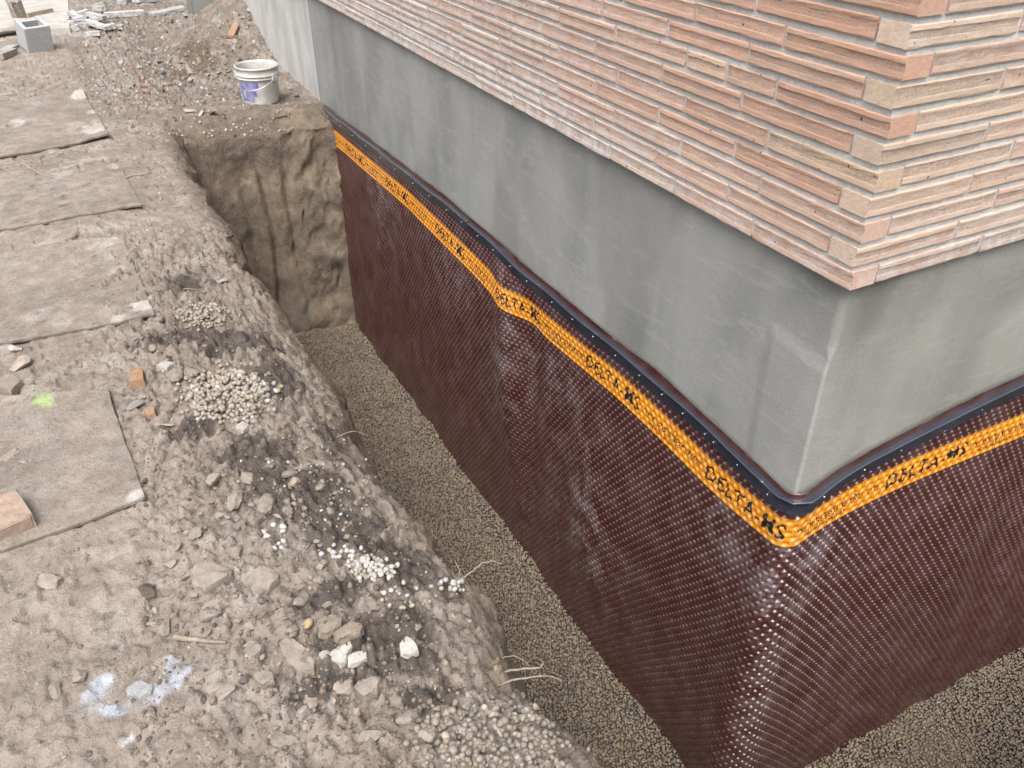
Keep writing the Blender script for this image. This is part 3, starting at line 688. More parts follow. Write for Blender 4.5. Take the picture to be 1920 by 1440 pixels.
# ------------------------------------------------------------------ loose stones, clods and debris on the ground
def rock_mesh(name, seed, src=ICO2, rough=.28, flat=.6, chunky=False, lumps=0.):
    v, f = src; rs = np.random.RandomState(seed); v = v.copy()
    nn = fbm(v[:, 0]*1.3+seed, v[:, 1]*1.3, v[:, 2]*1.3, 3, seed)-.5; v *= (1+nn*rough*2.2)[:, None]
    if chunky:                                     # shear planes give broken faces
        for _ in range(10):
            d = rs.normal(size=3); d /= np.linalg.norm(d); lim = rs.uniform(.38, .70); k = v@d; v -= np.where(k > lim, k-lim, 0)[:, None]*d
    if lumps:
        q = v/np.linalg.norm(v, axis=1)[:, None]; v *= (1+lumps*(fbm(q[:, 0]*3.2+seed, q[:, 1]*3.2+5, q[:, 2]*3.2+5, 4, seed+9, .62)-.5)*2)[:, None]
    v *= np.array([1, rs.uniform(.65, .95), flat])
    return fast_mesh(name, v, f, not chunky)
PEB_M = [rock_mesh('pebble', 600+i, ICO2, .07, .7) for i in range(8)]
CLOD_M = [rock_mesh('clod', 640+i, ICO4, .26, .66, i % 2 == 0, .26) for i in range(10)]
for me in CLOD_M: me.polygons.foreach_set('use_smooth', [True]*len(me.polygons))
BROK_M = [rock_mesh('broken_stone', 680+i, ICO4, .10, .55, True, .05) for i in range(8)]
for me in PEB_M: me.materials.append(M_PEB)
for me in CLOD_M: me.materials.append(M_CLOD)
for me in BROK_M: me.materials.append(M_CLOD)
def place(name, me, loc, size, label, cat, group=None, color=None, rz=None, tilt=.25, sink=.35, sc=(1, 1, 1)):
    o = bpy.data.objects.new(name, me); COL.objects.link(o); o.location = Vector(loc)+Vector((0, 0, size*sc[2]*.6*(1-2*sink)))
    o.scale = Vector(sc)*size; o.rotation_euler = (random.uniform(-tilt, tilt), random.uniform(-tilt, tilt), random.uniform(0, 6.3) if rz is None else rz)
    if color: o.color = tuple(color)+(1,)
    return tag(o, label, cat, group)
PC = [(.37, .315, .245), (.40, .36, .30), (.34, .285, .22), (.41, .385, .345), (.31, .27, .225), (.375, .31, .22), (.36, .33, .295), (.29, .25, .205)]
PW = [(.56, .56, .56), (.50, .50, .50), (.56, .53, .48), (.46, .41, .34), (.40, .41, .42)]
pebs = []
def patch(cx, cy, rx, ry, n, pal, size, lab, grp, pile=0.):
    for _ in range(n):
        a, r = random.uniform(0, 6.283), math.sqrt(random.random())*random.choice([1, 1, 1, 1.35])
        pebs.append((cx+rx*r*math.cos(a), cy+ry*r*math.sin(a), random.choice(pal), random.uniform(*size), lab, grp, pile*max(0, 1-r)))
patch(430, 742, 76, 48, 520, PC+PC+PC+PW[:1], (.0072, .0118), 'rounded tan and white pebble in the largest spilled gravel heap on the bank', 'pebbles in the large heap', .02)
patch(385, 592, 50, 22, 130, PC, (.006, .010), 'small buff pebble in the gravel spill below the plywood corner with white paint', 'pebbles below the plywood corner', .012)
patch(695, 1065, 40, 22, 80, PW+PC[:2], (.0065, .0095), 'clean white and cream pebble in the narrow streak at the trench lip', 'pebbles at the trench lip', .008)
patch(640, 1035, 30, 14, 16, PW, (.007, .010), 'clean white and cream pebble in the narrow streak at the trench lip', 'pebbles at the trench lip')
patch(848, 1100, 24, 14, 18, PW, (.0065, .010), 'pale grey pebble in the little cluster on the very edge of the bank', 'pebbles on the bank edge', .006)
patch(760, 1115, 60, 26, 22, PW+PC, (.005, .009), 'pale grey pebble in the little cluster on the very edge of the bank', 'pebbles on the bank edge')
patch(520, 1010, 30, 26, 12, PW[:3], (.008, .012), 'single white rounded pebble lying on crumbly brown soil', 'lone white pebbles')
patch(930, 1380, 140, 62, 330, [tuple(v*.76 for v in c) for c in PC]*2+PW[3:4], (.006, .0115), 'dusty tan pebble in the loose stony spill near the bank corner', 'pebbles in the loose stony spill', .006)
patch(600, 900, 120, 130, 90, PW+PC, (.003, .007), 'small pale pebble dotted over the dark topsoil', 'pebbles on dark topsoil')
patch(420, 230, 70, 30, 14, PW, (.008, .014), 'small pale pebble dotted over the dark topsoil', 'pebbles on dark topsoil')
pebs.sort(key=lambda p: -p[1]*.004-p[3]*260); QUOTA = {'pebbles in the large heap': 100, 'pebbles in the loose stony spill': 95, 'pebbles below the plywood corner': 20, 'pebbles on dark topsoil': 10}; used = {}
sp, sr, scol = [], [], []
for i, (px, py, c, r, lab, grp, lift) in enumerate(pebs):
    h, nrm = hit(px, py); r *= 1.05
    if h.z < -1.3: continue
    used[grp] = used.get(grp, 0)+1
    if used[grp] <= QUOTA.get(grp, 24): place('pebble', random.choice(PEB_M), h+Vector((0, 0, lift)), r, lab, 'pebble', grp, c, tilt=.6, sink=.12)
    else: sp.append(h+Vector((0, 0, lift+r*.4))); sr.append(r); scol.append(c)
o = link('pebble_scatter', scatter_mesh('pebble_scatter', np.array(sp), np.array(sr), np.array(scol), ICO2, .05, (.7, 1.)), M_GRAVEL); tag(o, 'finer pale pebbles scattered through the spilled gravel', kind='stuff')
# crumbs and grit: uncountable
cp, cr, cc = [], [], []
MUDC = np.array([.27, .21, .16])
def crumbs(n, box, size, pal):
    x0, y0, x1, y1 = box
    for _ in range(n):
        px, py = random.uniform(x0, x1), random.uniform(y0, y1); h, nrm = hit(px, py)
        if h.z < -1.15 or nrm.z < .3: continue
        cp.append(h); cr.append(random.uniform(*size)*random.choice([.5, .6, .8, 1, 1.4])); cc.append(np.array(random.choice(pal))*random.uniform(.8, 1.15))
MP = [(.29, .225, .17), (.25, .19, .145), (.31, .25, .20), (.21, .16, .12), (.13, .105, .09)]
crumbs(900, (250, 540, 640, 960), (.003, .009), MP); crumbs(1500, (250, 900, 880, 1440), (.003, .011), MP); crumbs(500, (500, 1250, 1120, 1440), (.004, .010), MP)
crumbs(260, (0, 250, 330, 1440), (.003, .009), MP+[(.45, .43, .40)]); crumbs(1300, (140, 20, 520, 200), (.006, .020), MP+[(.42, .39, .36), (.52, .50, .47), (.40, .27, .21)]); crumbs(400, (140, 150, 560, 260), (.006, .020), MP+[(.42, .39, .36), (.52, .50, .47)]); crumbs(300, (240, 240, 460, 520), (.004, .012), MP)
crumbs(500, (250, 560, 860, 1300), (.0015, .004), [(.6, .58, .55), (.45, .42, .38), (.07, .06, .055), (.5, .45, .38)])
o = link('soil_crumbs', scatter_mesh('soil_crumbs', np.array(cp), np.array(cr), np.array(cc), ICO1, .25, (.5, 1.), False), M_GRAVEL); tag(o, 'loose crumbs of soil and grit over the mud', kind='stuff')
# clods one can count
MUD = (.365, .317, .271); MUDD = (.235, .18, .135)
CL = [(280, 1110, .052, 'D'), (390, 1158, .058, 'C'), (95, 1092, .05, 'C'), (440, 1035, .05, 'C'), (360, 1000, .05, 'C'), (420, 1300, .05, 'F'), (490, 1235, .035, 'B'), (470, 1210, .032, 'B'), (545, 1180, .03, 'C'),
      (620, 1170, .03, 'C'), (650, 1290, .045, 'B'), (690, 1380, .05, 'B'), (840, 1405, .03, 'B'), (540, 890, .035, 'C'), (470, 900, .05, 'C'), (440, 940, .055, 'C'), (400, 900, .06, 'C'), (500, 950, .06, 'C'), (540, 960, .05, 'C'), (385, 945, .05, 'C'),
      (345, 965, .045, 'C'), (560, 880, .032, 'C'), (300, 600, .035, 'C'), (290, 655, .05, 'C'), (330, 705, .05, 'C'), (360, 700, .05, 'C'), (285, 560, .035, 'C'), (345, 560, .03, 'C'), (270, 745, .04, 'C'), (20, 860, .055, 'C'), (40, 870, .04, 'B'), (15, 480, .075, 'C'), (12, 245, .08, 'C'), (135, 447, .05, 'C'), (20, 560, .045, 'C'),
      (470, 740, .026, 'C'), (475, 790, .03, 'C'), (510, 1110, .03, 'C'), (560, 1130, .028, 'C'), (600, 1060, .022, 'C'), (355, 1080, .04, 'C'), (320, 1060, .045, 'C'), (250, 1000, .04, 'C'), (310, 1180, .05, 'C'), (395, 1135, .03, 'C'), (150, 1270, .05, 'C'), (105, 1300, .05, 'F'), (470, 1170, .035, 'C'), (640, 1215, .02, 'C'),
      (585, 1320, .04, 'C'), (530, 1390, .05, 'C'), (760, 1350, .028, 'C'), (800, 1380, .03, 'C'), (420, 1110, .03, 'C'), (365, 1115, .022, 'C'), (450, 985, .03, 'C'), (480, 1010, .035, 'C'), (415, 965, .03, 'C'), (630, 925, .022, 'C'), (575, 840, .02, 'C')]
for _ in range(60):
    CL.append((random.uniform(255, 620), random.uniform(860, 1260), random.uniform(.010, .026), random.choice('CCB')))
for _ in range(16):
    CL.append((random.uniform(240, 420), random.uniform(530, 720), random.uniform(.010, .024), 'C'))
nlab = {'C': 'rounded lump of dry brown soil lying in the crumbly strip beside the trench', 'B': 'angular flat-faced lump of hard brown clay on the trodden soil', 'D': 'dark greyish lump of soil pressed into the trodden mud', 'F': 'broad flat flake of dried mud'}
OWN = {(390, 1158): 'rounded clod with a pebble-studded top beside the mud-coated stick', (95, 1092): 'lone soil clod half sunk in smooth trodden mud',
       (15, 480): 'big soil clod resting on the white cornered plywood sheet', (12, 245): 'big soil clod on the plywood sheet with paint patches', (135, 447): 'small clod just above the white cornered plywood sheet', (20, 860): 'soil clod on the plywood sheet near the pink brick'}
for px, py, r, t in CL:
    h, nrm = hit(px, py)
    if h.z < -1.05: continue
    j = random.uniform(.88, 1.10); c = tuple(v*j for v in (MUD if t != 'D' else (.15, .12, .10)))
    if t == 'C' and random.random() < .25: c = tuple(v*.85 for v in c)
    me = random.choice(CLOD_M if t in 'CD' else BROK_M)
    place('soil_clod', me, h, r*.62, OWN.get((px, py), nlab[t]), 'soil clod', None if (px, py) in OWN else {'C': 'round soil clods', 'B': 'angular clay lumps', 'D': None, 'F': 'mud flakes'}[t], c, tilt=.35, sink=.34, sc=(1.15, 1, .8 if t != 'F' else .4))
# single pieces
def stone(px, py, r, c, label, me=None, sc=(1, 1, 1), rz=None, name='stone', cat='stone', sink=.25, group=None, mt=None):
    h, nrm = hit(px, py); o = place(name, me or random.choice(BROK_M), h, r, label, cat, group, c, rz=rz, tilt=.2, sink=sink, sc=sc); return o
def slab_stone(poly, th, col, label, name='stone', cat='stone', jit=.0013, lift=0., group=None):
    """flat-topped broken piece: outline taken from the photo on the ground it lies on, with real thickness"""
    c = np.mean(np.array(poly), 0); h, _ = hit(*c); P = [onz(px, py, h.z+th*.6) for px, py in poly]; cx, cy = np.mean([p[0] for p in P]), np.mean([p[1] for p in P])
    bm = bmesh.new(); low = [bm.verts.new(((p[0]-cx)*1.04, (p[1]-cy)*1.04, -th*.6)) for p in P]; top = [bm.verts.new(((p[0]-cx)*.97, (p[1]-cy)*.97, th*.5+random.uniform(-.12, .12)*th)) for p in P]; n_ = len(P)
    ctr = bm.verts.new((0, 0, th*.54))
    for k in range(n_): bm.faces.new((low[k], low[(k+1) % n_], top[(k+1) % n_], top[k])); bm.faces.new((top[k], top[(k+1) % n_], ctr))
    bm.faces.new(low[::-1]); bmesh.ops.recalc_face_normals(bm, faces=bm.faces[:])
    bmesh.ops.bevel(bm, geom=[e for e in bm.edges if any(v in top for v in e.verts) and ctr not in e.verts], offset=th*.14, segments=2)
    bmesh.ops.triangulate(bm, faces=bm.faces[:]); bmesh.ops.subdivide_edges(bm, edges=bm.edges[:], cuts=2, use_grid_fill=True)
    for v in bm.verts: v.co += Vector(((vn(v.co.x*60, v.co.y*60, v.co.z*60, 5)-.5)*jit*3, (vn(v.co.x*60+9, v.co.y*60, v.co.z*60, 6)-.5)*jit*3, (vn(v.co.x*50, v.co.y*50+7, v.co.z*50, 7)-.5)*jit*3))
    o = link(name, bm_mesh(name, bm, True), M_CLOD); o.location = (cx, cy, h.z+th*.30+lift); o.color = tuple(col)+(1,); return tag(o, label, cat, group)
def zp(pts): return [(375+x/3., 825+y/3.) for x, y in pts]
slab_stone(zp([(717, 1217), (740, 1182), (775, 1170), (797, 1112), (857, 1142), (856, 1168), (828, 1202), (822, 1250), (788, 1262), (738, 1240)]), .017, (.60, .58, .545), 'large white broken stone leaning against a smaller white stone')
slab_stone(zp([(828, 1215), (880, 1190), (935, 1188), (940, 1225), (905, 1245), (832, 1274)]), .016, (.58, .56, .52), 'squarish white broken stone touching the larger white stone')
slab_stone(zp([(1120, 1150), (1155, 1105), (1195, 1120), (1222, 1160), (1232, 1190), (1180, 1212), (1130, 1208)]), .018, (.60, .57, .53), 'lone white broken stone on dark topsoil by the trench')
slab_stone(zp([(665, 1205), (700, 1185), (735, 1192), (725, 1228), (680, 1228)]), .018, (.50, .46, .42), 'small cream stone chip under the large white stone')
slab_stone(zp([(258, 802), (342, 708), (442, 745), (440, 788), (372, 862), (305, 868)]), .040, MUD, 'squarish flat-topped clay block at the edge of dark topsoil', 'soil_clod', 'soil clod', .004)
slab_stone(zp([(-60, 760), (-20, 710), (50, 682), (182, 738), (184, 752), (20, 842), (-40, 820)]), .042, MUD, 'largest angular clay block in the crumbly soil, with a dark underside', 'soil_clod', 'soil clod', .004)
slab_stone(zp([(655, 1030), (720, 990), (790, 1005), (800, 1045), (740, 1080), (665, 1085)]), .034, (.30, .255, .205), 'greyish clay lump above the white stones', 'soil_clod', 'soil clod', .004)
slab_stone(zp([(745, 1090), (830, 1035), (910, 1045), (905, 1085), (830, 1100), (770, 1120)]), .026, (.33, .275, .215), 'cracked brown clay lump above the lone white stone', 'soil_clod', 'soil clod', .004)
slab_stone(zp([(445, 1130), (500, 1110), (570, 1150), (650, 1250), (640, 1290), (540, 1300), (480, 1240)]), .020, MUD, 'broad flat plate of dried mud beside the pebbles and white stones', 'soil_clod', 'soil clod', .004)
slab_stone(zp([(865, 1390), (900, 1345), (1010, 1350), (1000, 1410), (920, 1440)]), .030, MUD, 'flat clay lump between dark topsoil and the stony spill', 'soil_clod', 'soil clod', .004)
slab_stone(zp([(300, 1330), (330, 1290), (410, 1310), (420, 1350), (350, 1380)]), .022, MUD, 'small trapezoid clay slab in the group of four lumps', 'soil_clod', 'soil clod', .003)
slab_stone(zp([(240, 1220), (290, 1160), (355, 1165), (340, 1200), (260, 1255)]), .026, MUD, 'long clay lump topmost in the group of four lumps', 'soil_clod', 'soil clod', .003)
slab_stone([(235, 1292), (262, 1276), (289, 1288), (284, 1300), (262, 1309), (238, 1304)], .022, (.43, .44, .45), 'flat pale grey stone in the middle of the white spray paint mark')
slab_stone([(0, 708), (22, 700), (40, 716), (20, 735), (-12, 722)], .030, (.345, .29, .24), 'flat squarish slab of mud-covered stone at the edge of the packed path')
slab_stone([(246, 695), (268, 692), (271, 716), (243, 718)], .034, (.40, .245, .155), 'orange brick chip standing beside a hole in the soil', 'brick_chip', 'brick chip')
slab_stone([(268, 768), (288, 762), (292, 776), (276, 780)], .022, (.40, .27, .18), 'orange tan brick chip lying near a grey stone', 'brick_chip', 'brick chip')
slab_stone([(440, 800), (455, 790), (468, 798), (456, 808), (445, 806)], .016, (.50, .46, .42), 'flat cream stone chip just below the big pebble heap')
slab_stone([(292, 688), (308, 677), (327, 681), (312, 692)], .022, (.52, .49, .46), 'long whitish mortar chip half sunk in dark soil')
stone(578, 1172, .018, (.50, .37, .20), 'small ochre pebble near the white stones', PEB_M[1], name='pebble', cat='pebble')
stone(555, 905, .026, (.40, .33, .25), 'brownish rounded stone among grit on dark topsoil', CLOD_M[2])
stone(252, 763, .040, (.34, .32, .30), 'grey flat stone beside the tan brick chip', BROK_M[0], (1, .8, .5), .3)
stone(38, 690, .055, (.47, .40, .35), 'pale curved broken clay pipe piece next to the flat stone slab', BROK_M[6], (1.1, .8, .7), .9)
stone(28, 658, .03, (.55, .52, .48), 'small white chip above the broken clay pipe piece', BROK_M[2])
stone(272, 165, .042, (.38, .12, .05), 'rust red brick chip among grey rubble', BROK_M[4], (1, .8, .8), .2, 'brick_chip', 'brick chip')
# broken brick on the left edge and the one on the spoil heap
def brickbat(px, py, size, rz, label, col, tilt=(0, 0), sink=0.):
    bm = bmesh.new(); bm_box(bm, (0, 0, 0), size); bmesh.ops.bevel(bm, geom=bm.edges[:], offset=.006, segments=2)
    bmesh.ops.subdivide_edges(bm, edges=bm.edges[:], cuts=2, use_grid_fill=True)
    for v in bm.verts: v.co += Vector((random.uniform(-.003, .003), random.uniform(-.003, .003), random.uniform(-.002, .002)))
    o = link('broken_brick', bm_mesh('broken_brick', bm), M_SHARD); h, nrm = hit(px, py); o.location = h+Vector((0, 0, size[2]*.5-sink)); o.rotation_euler = (tilt[0], tilt[1], rz); o.color = col+(1,); return tag(o, label, 'brick')
brickbat(8, 988, (.15, .16, .06), .25, 'pink broken brick lying on the muddy plywood', (.46, .35, .28))
brickbat(438, 62, (.20, .06, .05), 1.0, 'orange broken brick lying on the spoil heap', (.46, .31, .22), (.2, -.35), .012)
# rubble by the house and round the far heap
RUB = [(300, 118, .09), (308, 135, .10), (345, 148, .06), (330, 155, .055), (358, 152, .06), (320, 160, .045), (390, 143, .06), (410, 138, .05), (285, 150, .045), (262, 128, .05), (430, 135, .04), (372, 155, .05), (190, 158, .07), (186, 152, .04), (340, 120, .05), (250, 160, .04), (400, 150, .05),
       (365, 10, .09), (375, 22, .09), (350, 32, .08), (340, 48, .07), (320, 42, .06), (470, 22, .08), (490, 45, .07), (455, 35, .06), (440, 70, .05), (415, 45, .05), (300, 45, .05), (360, 45, .06), (310, 28, .05), (545, 168, .07), (555, 180, .06), (575, 195, .07)]
for px, py, r in RUB:
    g = random.uniform(.30, .50); h, nrm = hit(px, py)
    place('rubble_stone', random.choice(BROK_M), h, r*.62, 'grey broken mortar lump in the rubble strewn near the spoil heap', 'rubble', 'grey rubble lumps', (g, g*.97, g*.93), tilt=.5, sink=.3)

# ------------------------------------------------------------------ muddy plywood sheets laid as a path
def plywood(corners, label, paint, lift=.012, curl=0.):
    a, b, c, d = [np.array(onz(px, py, GZ)) for px, py in corners]     # top-left, top-right, bottom-right, bottom-left
    n = 46; u, v = np.meshgrid(np.linspace(0, 1, n), np.linspace(0, 1, n))
    P = (a*(1-u)[..., None]+b*u[..., None])*(1-v)[..., None]+(d*(1-u)[..., None]+c*u[..., None])*v[..., None]
    x, y = P[..., 0]+.010*(fbm(v*6, u*0+1, u*0, 2, 711)-.5)*(u > .9), P[..., 1]
    zg = top_level(x, y)+(fbm(x*2.2, y*2.2, GZ*2.2, 3, 3)-.5)*.05
    z = zg+lift+.006+curl*ss(.75, 1., u)*ss(.8, 1., v)+(fbm(x*7, y*7, 0*x, 3, 721)-.5)*.014+(fbm(x*40, y*40, 0*x, 3, 723)-.5)*.004
    col = soil_color(x, y, 0*x+GZ, 0*x-1.)
    nn = fbm(x*9, y*9, 0*x, 4, 731); grey = np.array([.31, .29, .275]); white = np.array([.56, .54, .50])
    g = ss(.52, .66, nn)*.35; col = col+(grey-col)*g[..., None]
    for (pu, pv, r, k) in paint:
        f = ss(.38, .55, np.exp(-((u-pu)**2+(v-pv)**2)/r**2)+(fbm(x*22, y*22, 0*x, 3, 741)-.5)*.9)*k; col = col+(white-col)*f[..., None]
    top = np.stack([x, y, z], -1).reshape(-1, 3); bot = top-np.array([0, 0, .013]); N = n*n
    F = grid_faces(n, n); idx = np.arange(N).reshape(n, n); rim = np.concatenate([idx[0, :-1], idx[:-1, -1], idx[-1, :0:-1], idx[:0:-1, 0]]); nx_ = np.roll(rim, -1)
    F = np.concatenate([F[:, ::-1], F+N, np.stack([rim, nx_, nx_+N, rim+N], -1)])
    cc_ = np.concatenate([col.reshape(-1, 3), col.reshape(-1, 3)*np.array([.62, .58, .54])])
    me = fast_mesh('plywood', np.concatenate([top, bot]), F, True, {'Col': ('FLOAT_COLOR', cc_)})
    bm = bmesh.new(); bm.from_mesh(me); bmesh.ops.recalc_face_normals(bm, faces=bm.faces[:])
    for e in bm.edges:
        if len(e.link_faces) == 2 and e.calc_face_angle(0) > .7: e.smooth = False
    bm.to_mesh(me); bm.free()
    o = link('plywood_sheet', me, M_SOIL); return tag(o, label, 'plywood')
plywood([(-70, 205), (155, 168), (206, 262), (-90, 318)], 'muddy plywood sheet with three white paint patches along its edge', [(.98, .08, .10, .95), (.93, .85, .09, .9), (.98, .5, .05, .8), (.42, .45, .07, .8)], .011, .02)
plywood([(-90, 345), (232, 325), (267, 397), (-120, 458)], 'mud-caked plywood sheet with a raised lower edge crossing the path', [(.97, .98, .05, .3)], .005, .020)
plywood([(-110, 490), (233, 452), (292, 606), (-140, 672)], 'muddy plywood sheet with a white painted corner beside the pebble spill', [(.96, .88, .07, 1.), (.84, .97, .04, .9), (.9, .05, .1, .4)], .007, .010)
plywood([(-130, 760), (205, 735), (273, 944), (-190, 1110)], 'muddy plywood sheet with a bare pale corner next to crumbly soil', [(.97, .97, .05, .9), (.93, .99, .03, .6)], .008, .012)

# ------------------------------------------------------------------ sticks, twigs and roots
def ground_twig(pxs, rad, label, name='twig', cat='twig', lift=.004):
    pts = []
    for (px, py) in pxs: h, _ = hit(px, py); pts.append(h+Vector((0, 0, lift)))
    q = []
    for i in range(len(pts)-1):
        for t in (0, .33, .66): q.append(pts[i].lerp(pts[i+1], t)+Vector((random.uniform(-.003, .003), random.uniform(-.003, .003), 0)))
    q.append(pts[-1]); o = link(name, tube_mesh(name, q, lambda t: rad*(1-.5*t)), M_ROOT); return tag(o, label, cat)
ground_twig([(36, 303), (75, 327), (125, 345), (170, 357), (203, 361)], .010, 'long thin grey branch lying on mud between two plywood sheets')
ground_twig([(200, 358), (225, 338), (250, 330), (283, 326)], .010, 'gnarled forked twig beside the long grey branch')
ground_twig([(325, 1198), (370, 1203), (425, 1207)], .009, 'straight mud-coated stick near the white spray paint', lift=.006)
ground_twig([(395, 828), (410, 812), (420, 805)], .007, 'short bent stick on dark soil below the pebble heap')
ground_twig([(343, 543), (365, 544), (380, 542)], .003, 'pale short straw by the dark soil hollow')
ground_twig([(400, 430), (425, 445), (437, 442)], .006, 'peeling pale root shred at the bank edge')
def free_root(pxs, rad, label, back=0.):
    """roots poking out of the cut bank: first point on the soil, the rest in the air at its distance"""
    h, _ = hit(*pxs[0]); dep = (np.array(h)-CAM)@_f; pts = []
    for i, (px, py) in enumerate(pxs): pts.append(Vector(CAM+ray(px, py)*(dep+(.03*i/len(pxs)))))
    q = []
    for i in range(len(pts)-1):
        for t in (0, .33, .66): q.append(pts[i].lerp(pts[i+1], t)+Vector([random.uniform(-.0015, .0015) for _ in range(3)]))
    q.append(pts[-1]); q[0] = q[0]-Vector((.02, 0, .005)); rad = rad*.72
    o = link('root', tube_mesh('root', q, lambda t: rad*(1-.55*t)), M_ROOT); return tag(o, label, 'root')
free_root([(858, 1092), (878, 1076), (905, 1056), (925, 1051), (942, 1057)], .0035, 'thin curving pale root reaching out over the gravel')
free_root([(858, 1090), (863, 1070), (852, 1050)], .0028, 'short upright pale root beside the thin curving root')
free_root([(945, 1258), (985, 1254), (1014, 1252), (1018, 1240)], .0055, 'thick pale root pointing straight out of the bank')
free_root([(945, 1278), (985, 1272), (1020, 1266), (1042, 1270), (1055, 1278)], .0045, 'knobbly pale root below the thick root at the bank')
free_root([(940, 1232), (962, 1230), (985, 1240), (1000, 1262), (1008, 1282)], .0025, 'wiry root curling down across the thick root')
free_root([(590, 756), (610, 758), (636, 764)], .003, 'thin straight root sticking out from the bank near the pebble heap')
free_root([(640, 815), (665, 808), (682, 812)], .0025, 'short wispy root near the notch in the bank')
free_root([(815, 1012), (818, 992), (822, 972)], .003, 'upright grey twig standing at the trench lip')
for pts, r, lab in [([(420, 218), (434, 236), (452, 222), (470, 214)], .005, 'forked dry root lying across the top of the trench end'), ([(436, 236), (441, 262), (438, 285)], .006, 'peeling hanging root on the end face of the trench'),
                    ([(478, 250), (487, 275), (492, 268)], .003, 'looped hair root hanging below the bucket'), ([(385, 495), (408, 505), (418, 512), (400, 522)], .003, 'looped thin root on the crumbled bank')]:
    free_root(pts, r, lab)

# ------------------------------------------------------------------ bucket
def lathe(name, prof, seg=40, arc=(0, 2*math.pi), wob=0.):
    V, F = [], []; full = abs(arc[1]-arc[0]-2*math.pi) < 1e-6; n = seg if full else seg+1
    for r, z in prof:
        for k in range(n):
            a = arc[0]+(arc[1]-arc[0])*k/seg; V.append((r*math.cos(a), r*math.sin(a), z+random.uniform(-wob, wob)))
    for i in range(len(prof)-1):
        for k in range(seg):
            k2 = (k+1) % n if full else k+1; F.append((i*n+k, i*n+k2, (i+1)*n+k2, (i+1)*n+k))
    me = bpy.data.meshes.new(name); me.from_pydata(V, [], F); me.polygons.foreach_set('use_smooth', [True]*len(F)); return me
bh, _ = hit(490, 188); bucket = empty('bucket', (bh.x, bh.y, bh.z-.012)); bucket.rotation_euler = (.0, .015, 0)
tag(bucket, 'dirty white plastic bucket with a torn purple label on the soil by the old wall', 'bucket')
R0, R1, HBK = .136, .158, .275
rr = lambda z: R0+(R1-R0)*z/HBK
outer = [(0, .004), (R0-.012, .002), (R0, .010)]+[(rr(z), z) for z in np.linspace(.02, .185, 8)]
outer += [(rr(.19)+.004, .190), (rr(.19)+.010, .193), (rr(.19)+.010, .199), (rr(.2)+.003, .202), (rr(.205)+.003, .212), (rr(.21)+.009, .215), (rr(.21)+.009, .221), (rr(.22)+.002, .224), (rr(.26)+.001, .262), (rr(.26)+.006, .265), (rr(.27)+.006, .277), (rr(.27)-.003, .279), (rr(.26)-.004, .262)]
outer += [(rr(z)-.005, z) for z in np.linspace(.25, .06, 6)]+[(.0, .055)]
link('shell', lathe('shell', outer), M_BUCKET, bucket)
vd = math.atan2(CAM[1]-bh.y, CAM[0]-bh.x)
lab = []
for i, z in enumerate(np.linspace(.035, .178, 8)): lab.append((rr(z)+.0018, z))
me = lathe('label', lab, 26, (vd-1.15, vd-.05)); bm = bmesh.new(); bm.from_mesh(me)
dead = [f for f in bm.faces if (vn(f.calc_center_median().x*30+5, f.calc_center_median().y*30, f.calc_center_median().z*22, 3) > .62 and f.calc_center_median().z < .13) or (f.calc_center_median().z < .075 and math.atan2(f.calc_center_median().y, f.calc_center_median().x) > vd-.35)]
bmesh.ops.delete(bm, geom=dead, context='FACES'); bm.to_mesh(me); bm.free(); link('label', me, M_LABEL, bucket)
for sgn in (-1, 1):
    bm = bmesh.new(); a = vd+sgn*1.35-.55; bm_box(bm, (math.cos(a)*(rr(.2)+.010), math.sin(a)*(rr(.2)+.010), .205), (.02, .045, .05), Matrix.Rotation(a, 3, 'Z'))
    bmesh.ops.bevel(bm, geom=bm.edges[:], offset=.004, segments=2); link('handle_ear', bm_mesh('handle_ear', bm), M_BUCKET, bucket)
a0, a1 = vd-.55-1.35, vd-.55+1.35; hp = []
for i in range(15):
    t = i/14; a = a0+(a1-a0)*t; hp.append((math.cos(a)*(rr(.18)+.022), math.sin(a)*(rr(.18)+.022), .20-.075*math.sin(math.pi*t)))
link('wire_handle', tube_mesh('wire_handle', hp, .0032), M_SCREW, bucket)

# ------------------------------------------------------------------ half concrete block, far slab and timber scraps
bo, _ = hit(70, 92); W_ = .225
block = None
bm = bmesh.new(); t_ = .034
for (c, s) in (((0, -W_/2+t_/2, W_/2), (W_, t_, W_)), ((0, W_/2-t_/2-.012, W_/2), (W_-2*t_-.001, t_, W_-.03)), ((-W_/2+t_/2, .008, W_/2), (t_, W_-t_-.004, W_-.001)), ((W_/2-t_/2, .008, W_/2), (t_, W_-t_-.004, W_-.001))):
    bm_box(bm, c, s)
bm_box(bm, (W_/2-.02, W_/2-.006, W_/2), (.036, .03, W_-.003)); bm_box(bm, (-W_/2+.02, W_/2-.006, W_/2), (.036, .03, W_-.003))
bmesh.ops.bevel(bm, geom=bm.edges[:], offset=.004, segments=1)
block = link('concrete_block', bm_mesh('concrete_block', bm), M_BLOCK); block.location = bo+Vector((0, 0, .024)); block.rotation_euler = (.27, 0, .30); tag(block, 'pale grey hollow half concrete block standing on the packed mud', 'block')
sa = [onz(-260, -60, GZ), onz(125, -60, GZ), onz(132, 58, GZ), onz(-300, 75, GZ)]
bm = bmesh.new(); bot = [bm.verts.new((p[0], p[1], GZ-.05)) for p in sa]; top = [bm.verts.new((p[0], p[1], GZ+.028)) for p in sa]
bm.faces.new(top); bm.faces.new(bot[::-1])
for i in range(4): bm.faces.new((bot[i], bot[(i+1) % 4], top[(i+1) % 4], top[i]))
bmesh.ops.bevel(bm, geom=[e for e in bm.edges], offset=.01, segments=2)
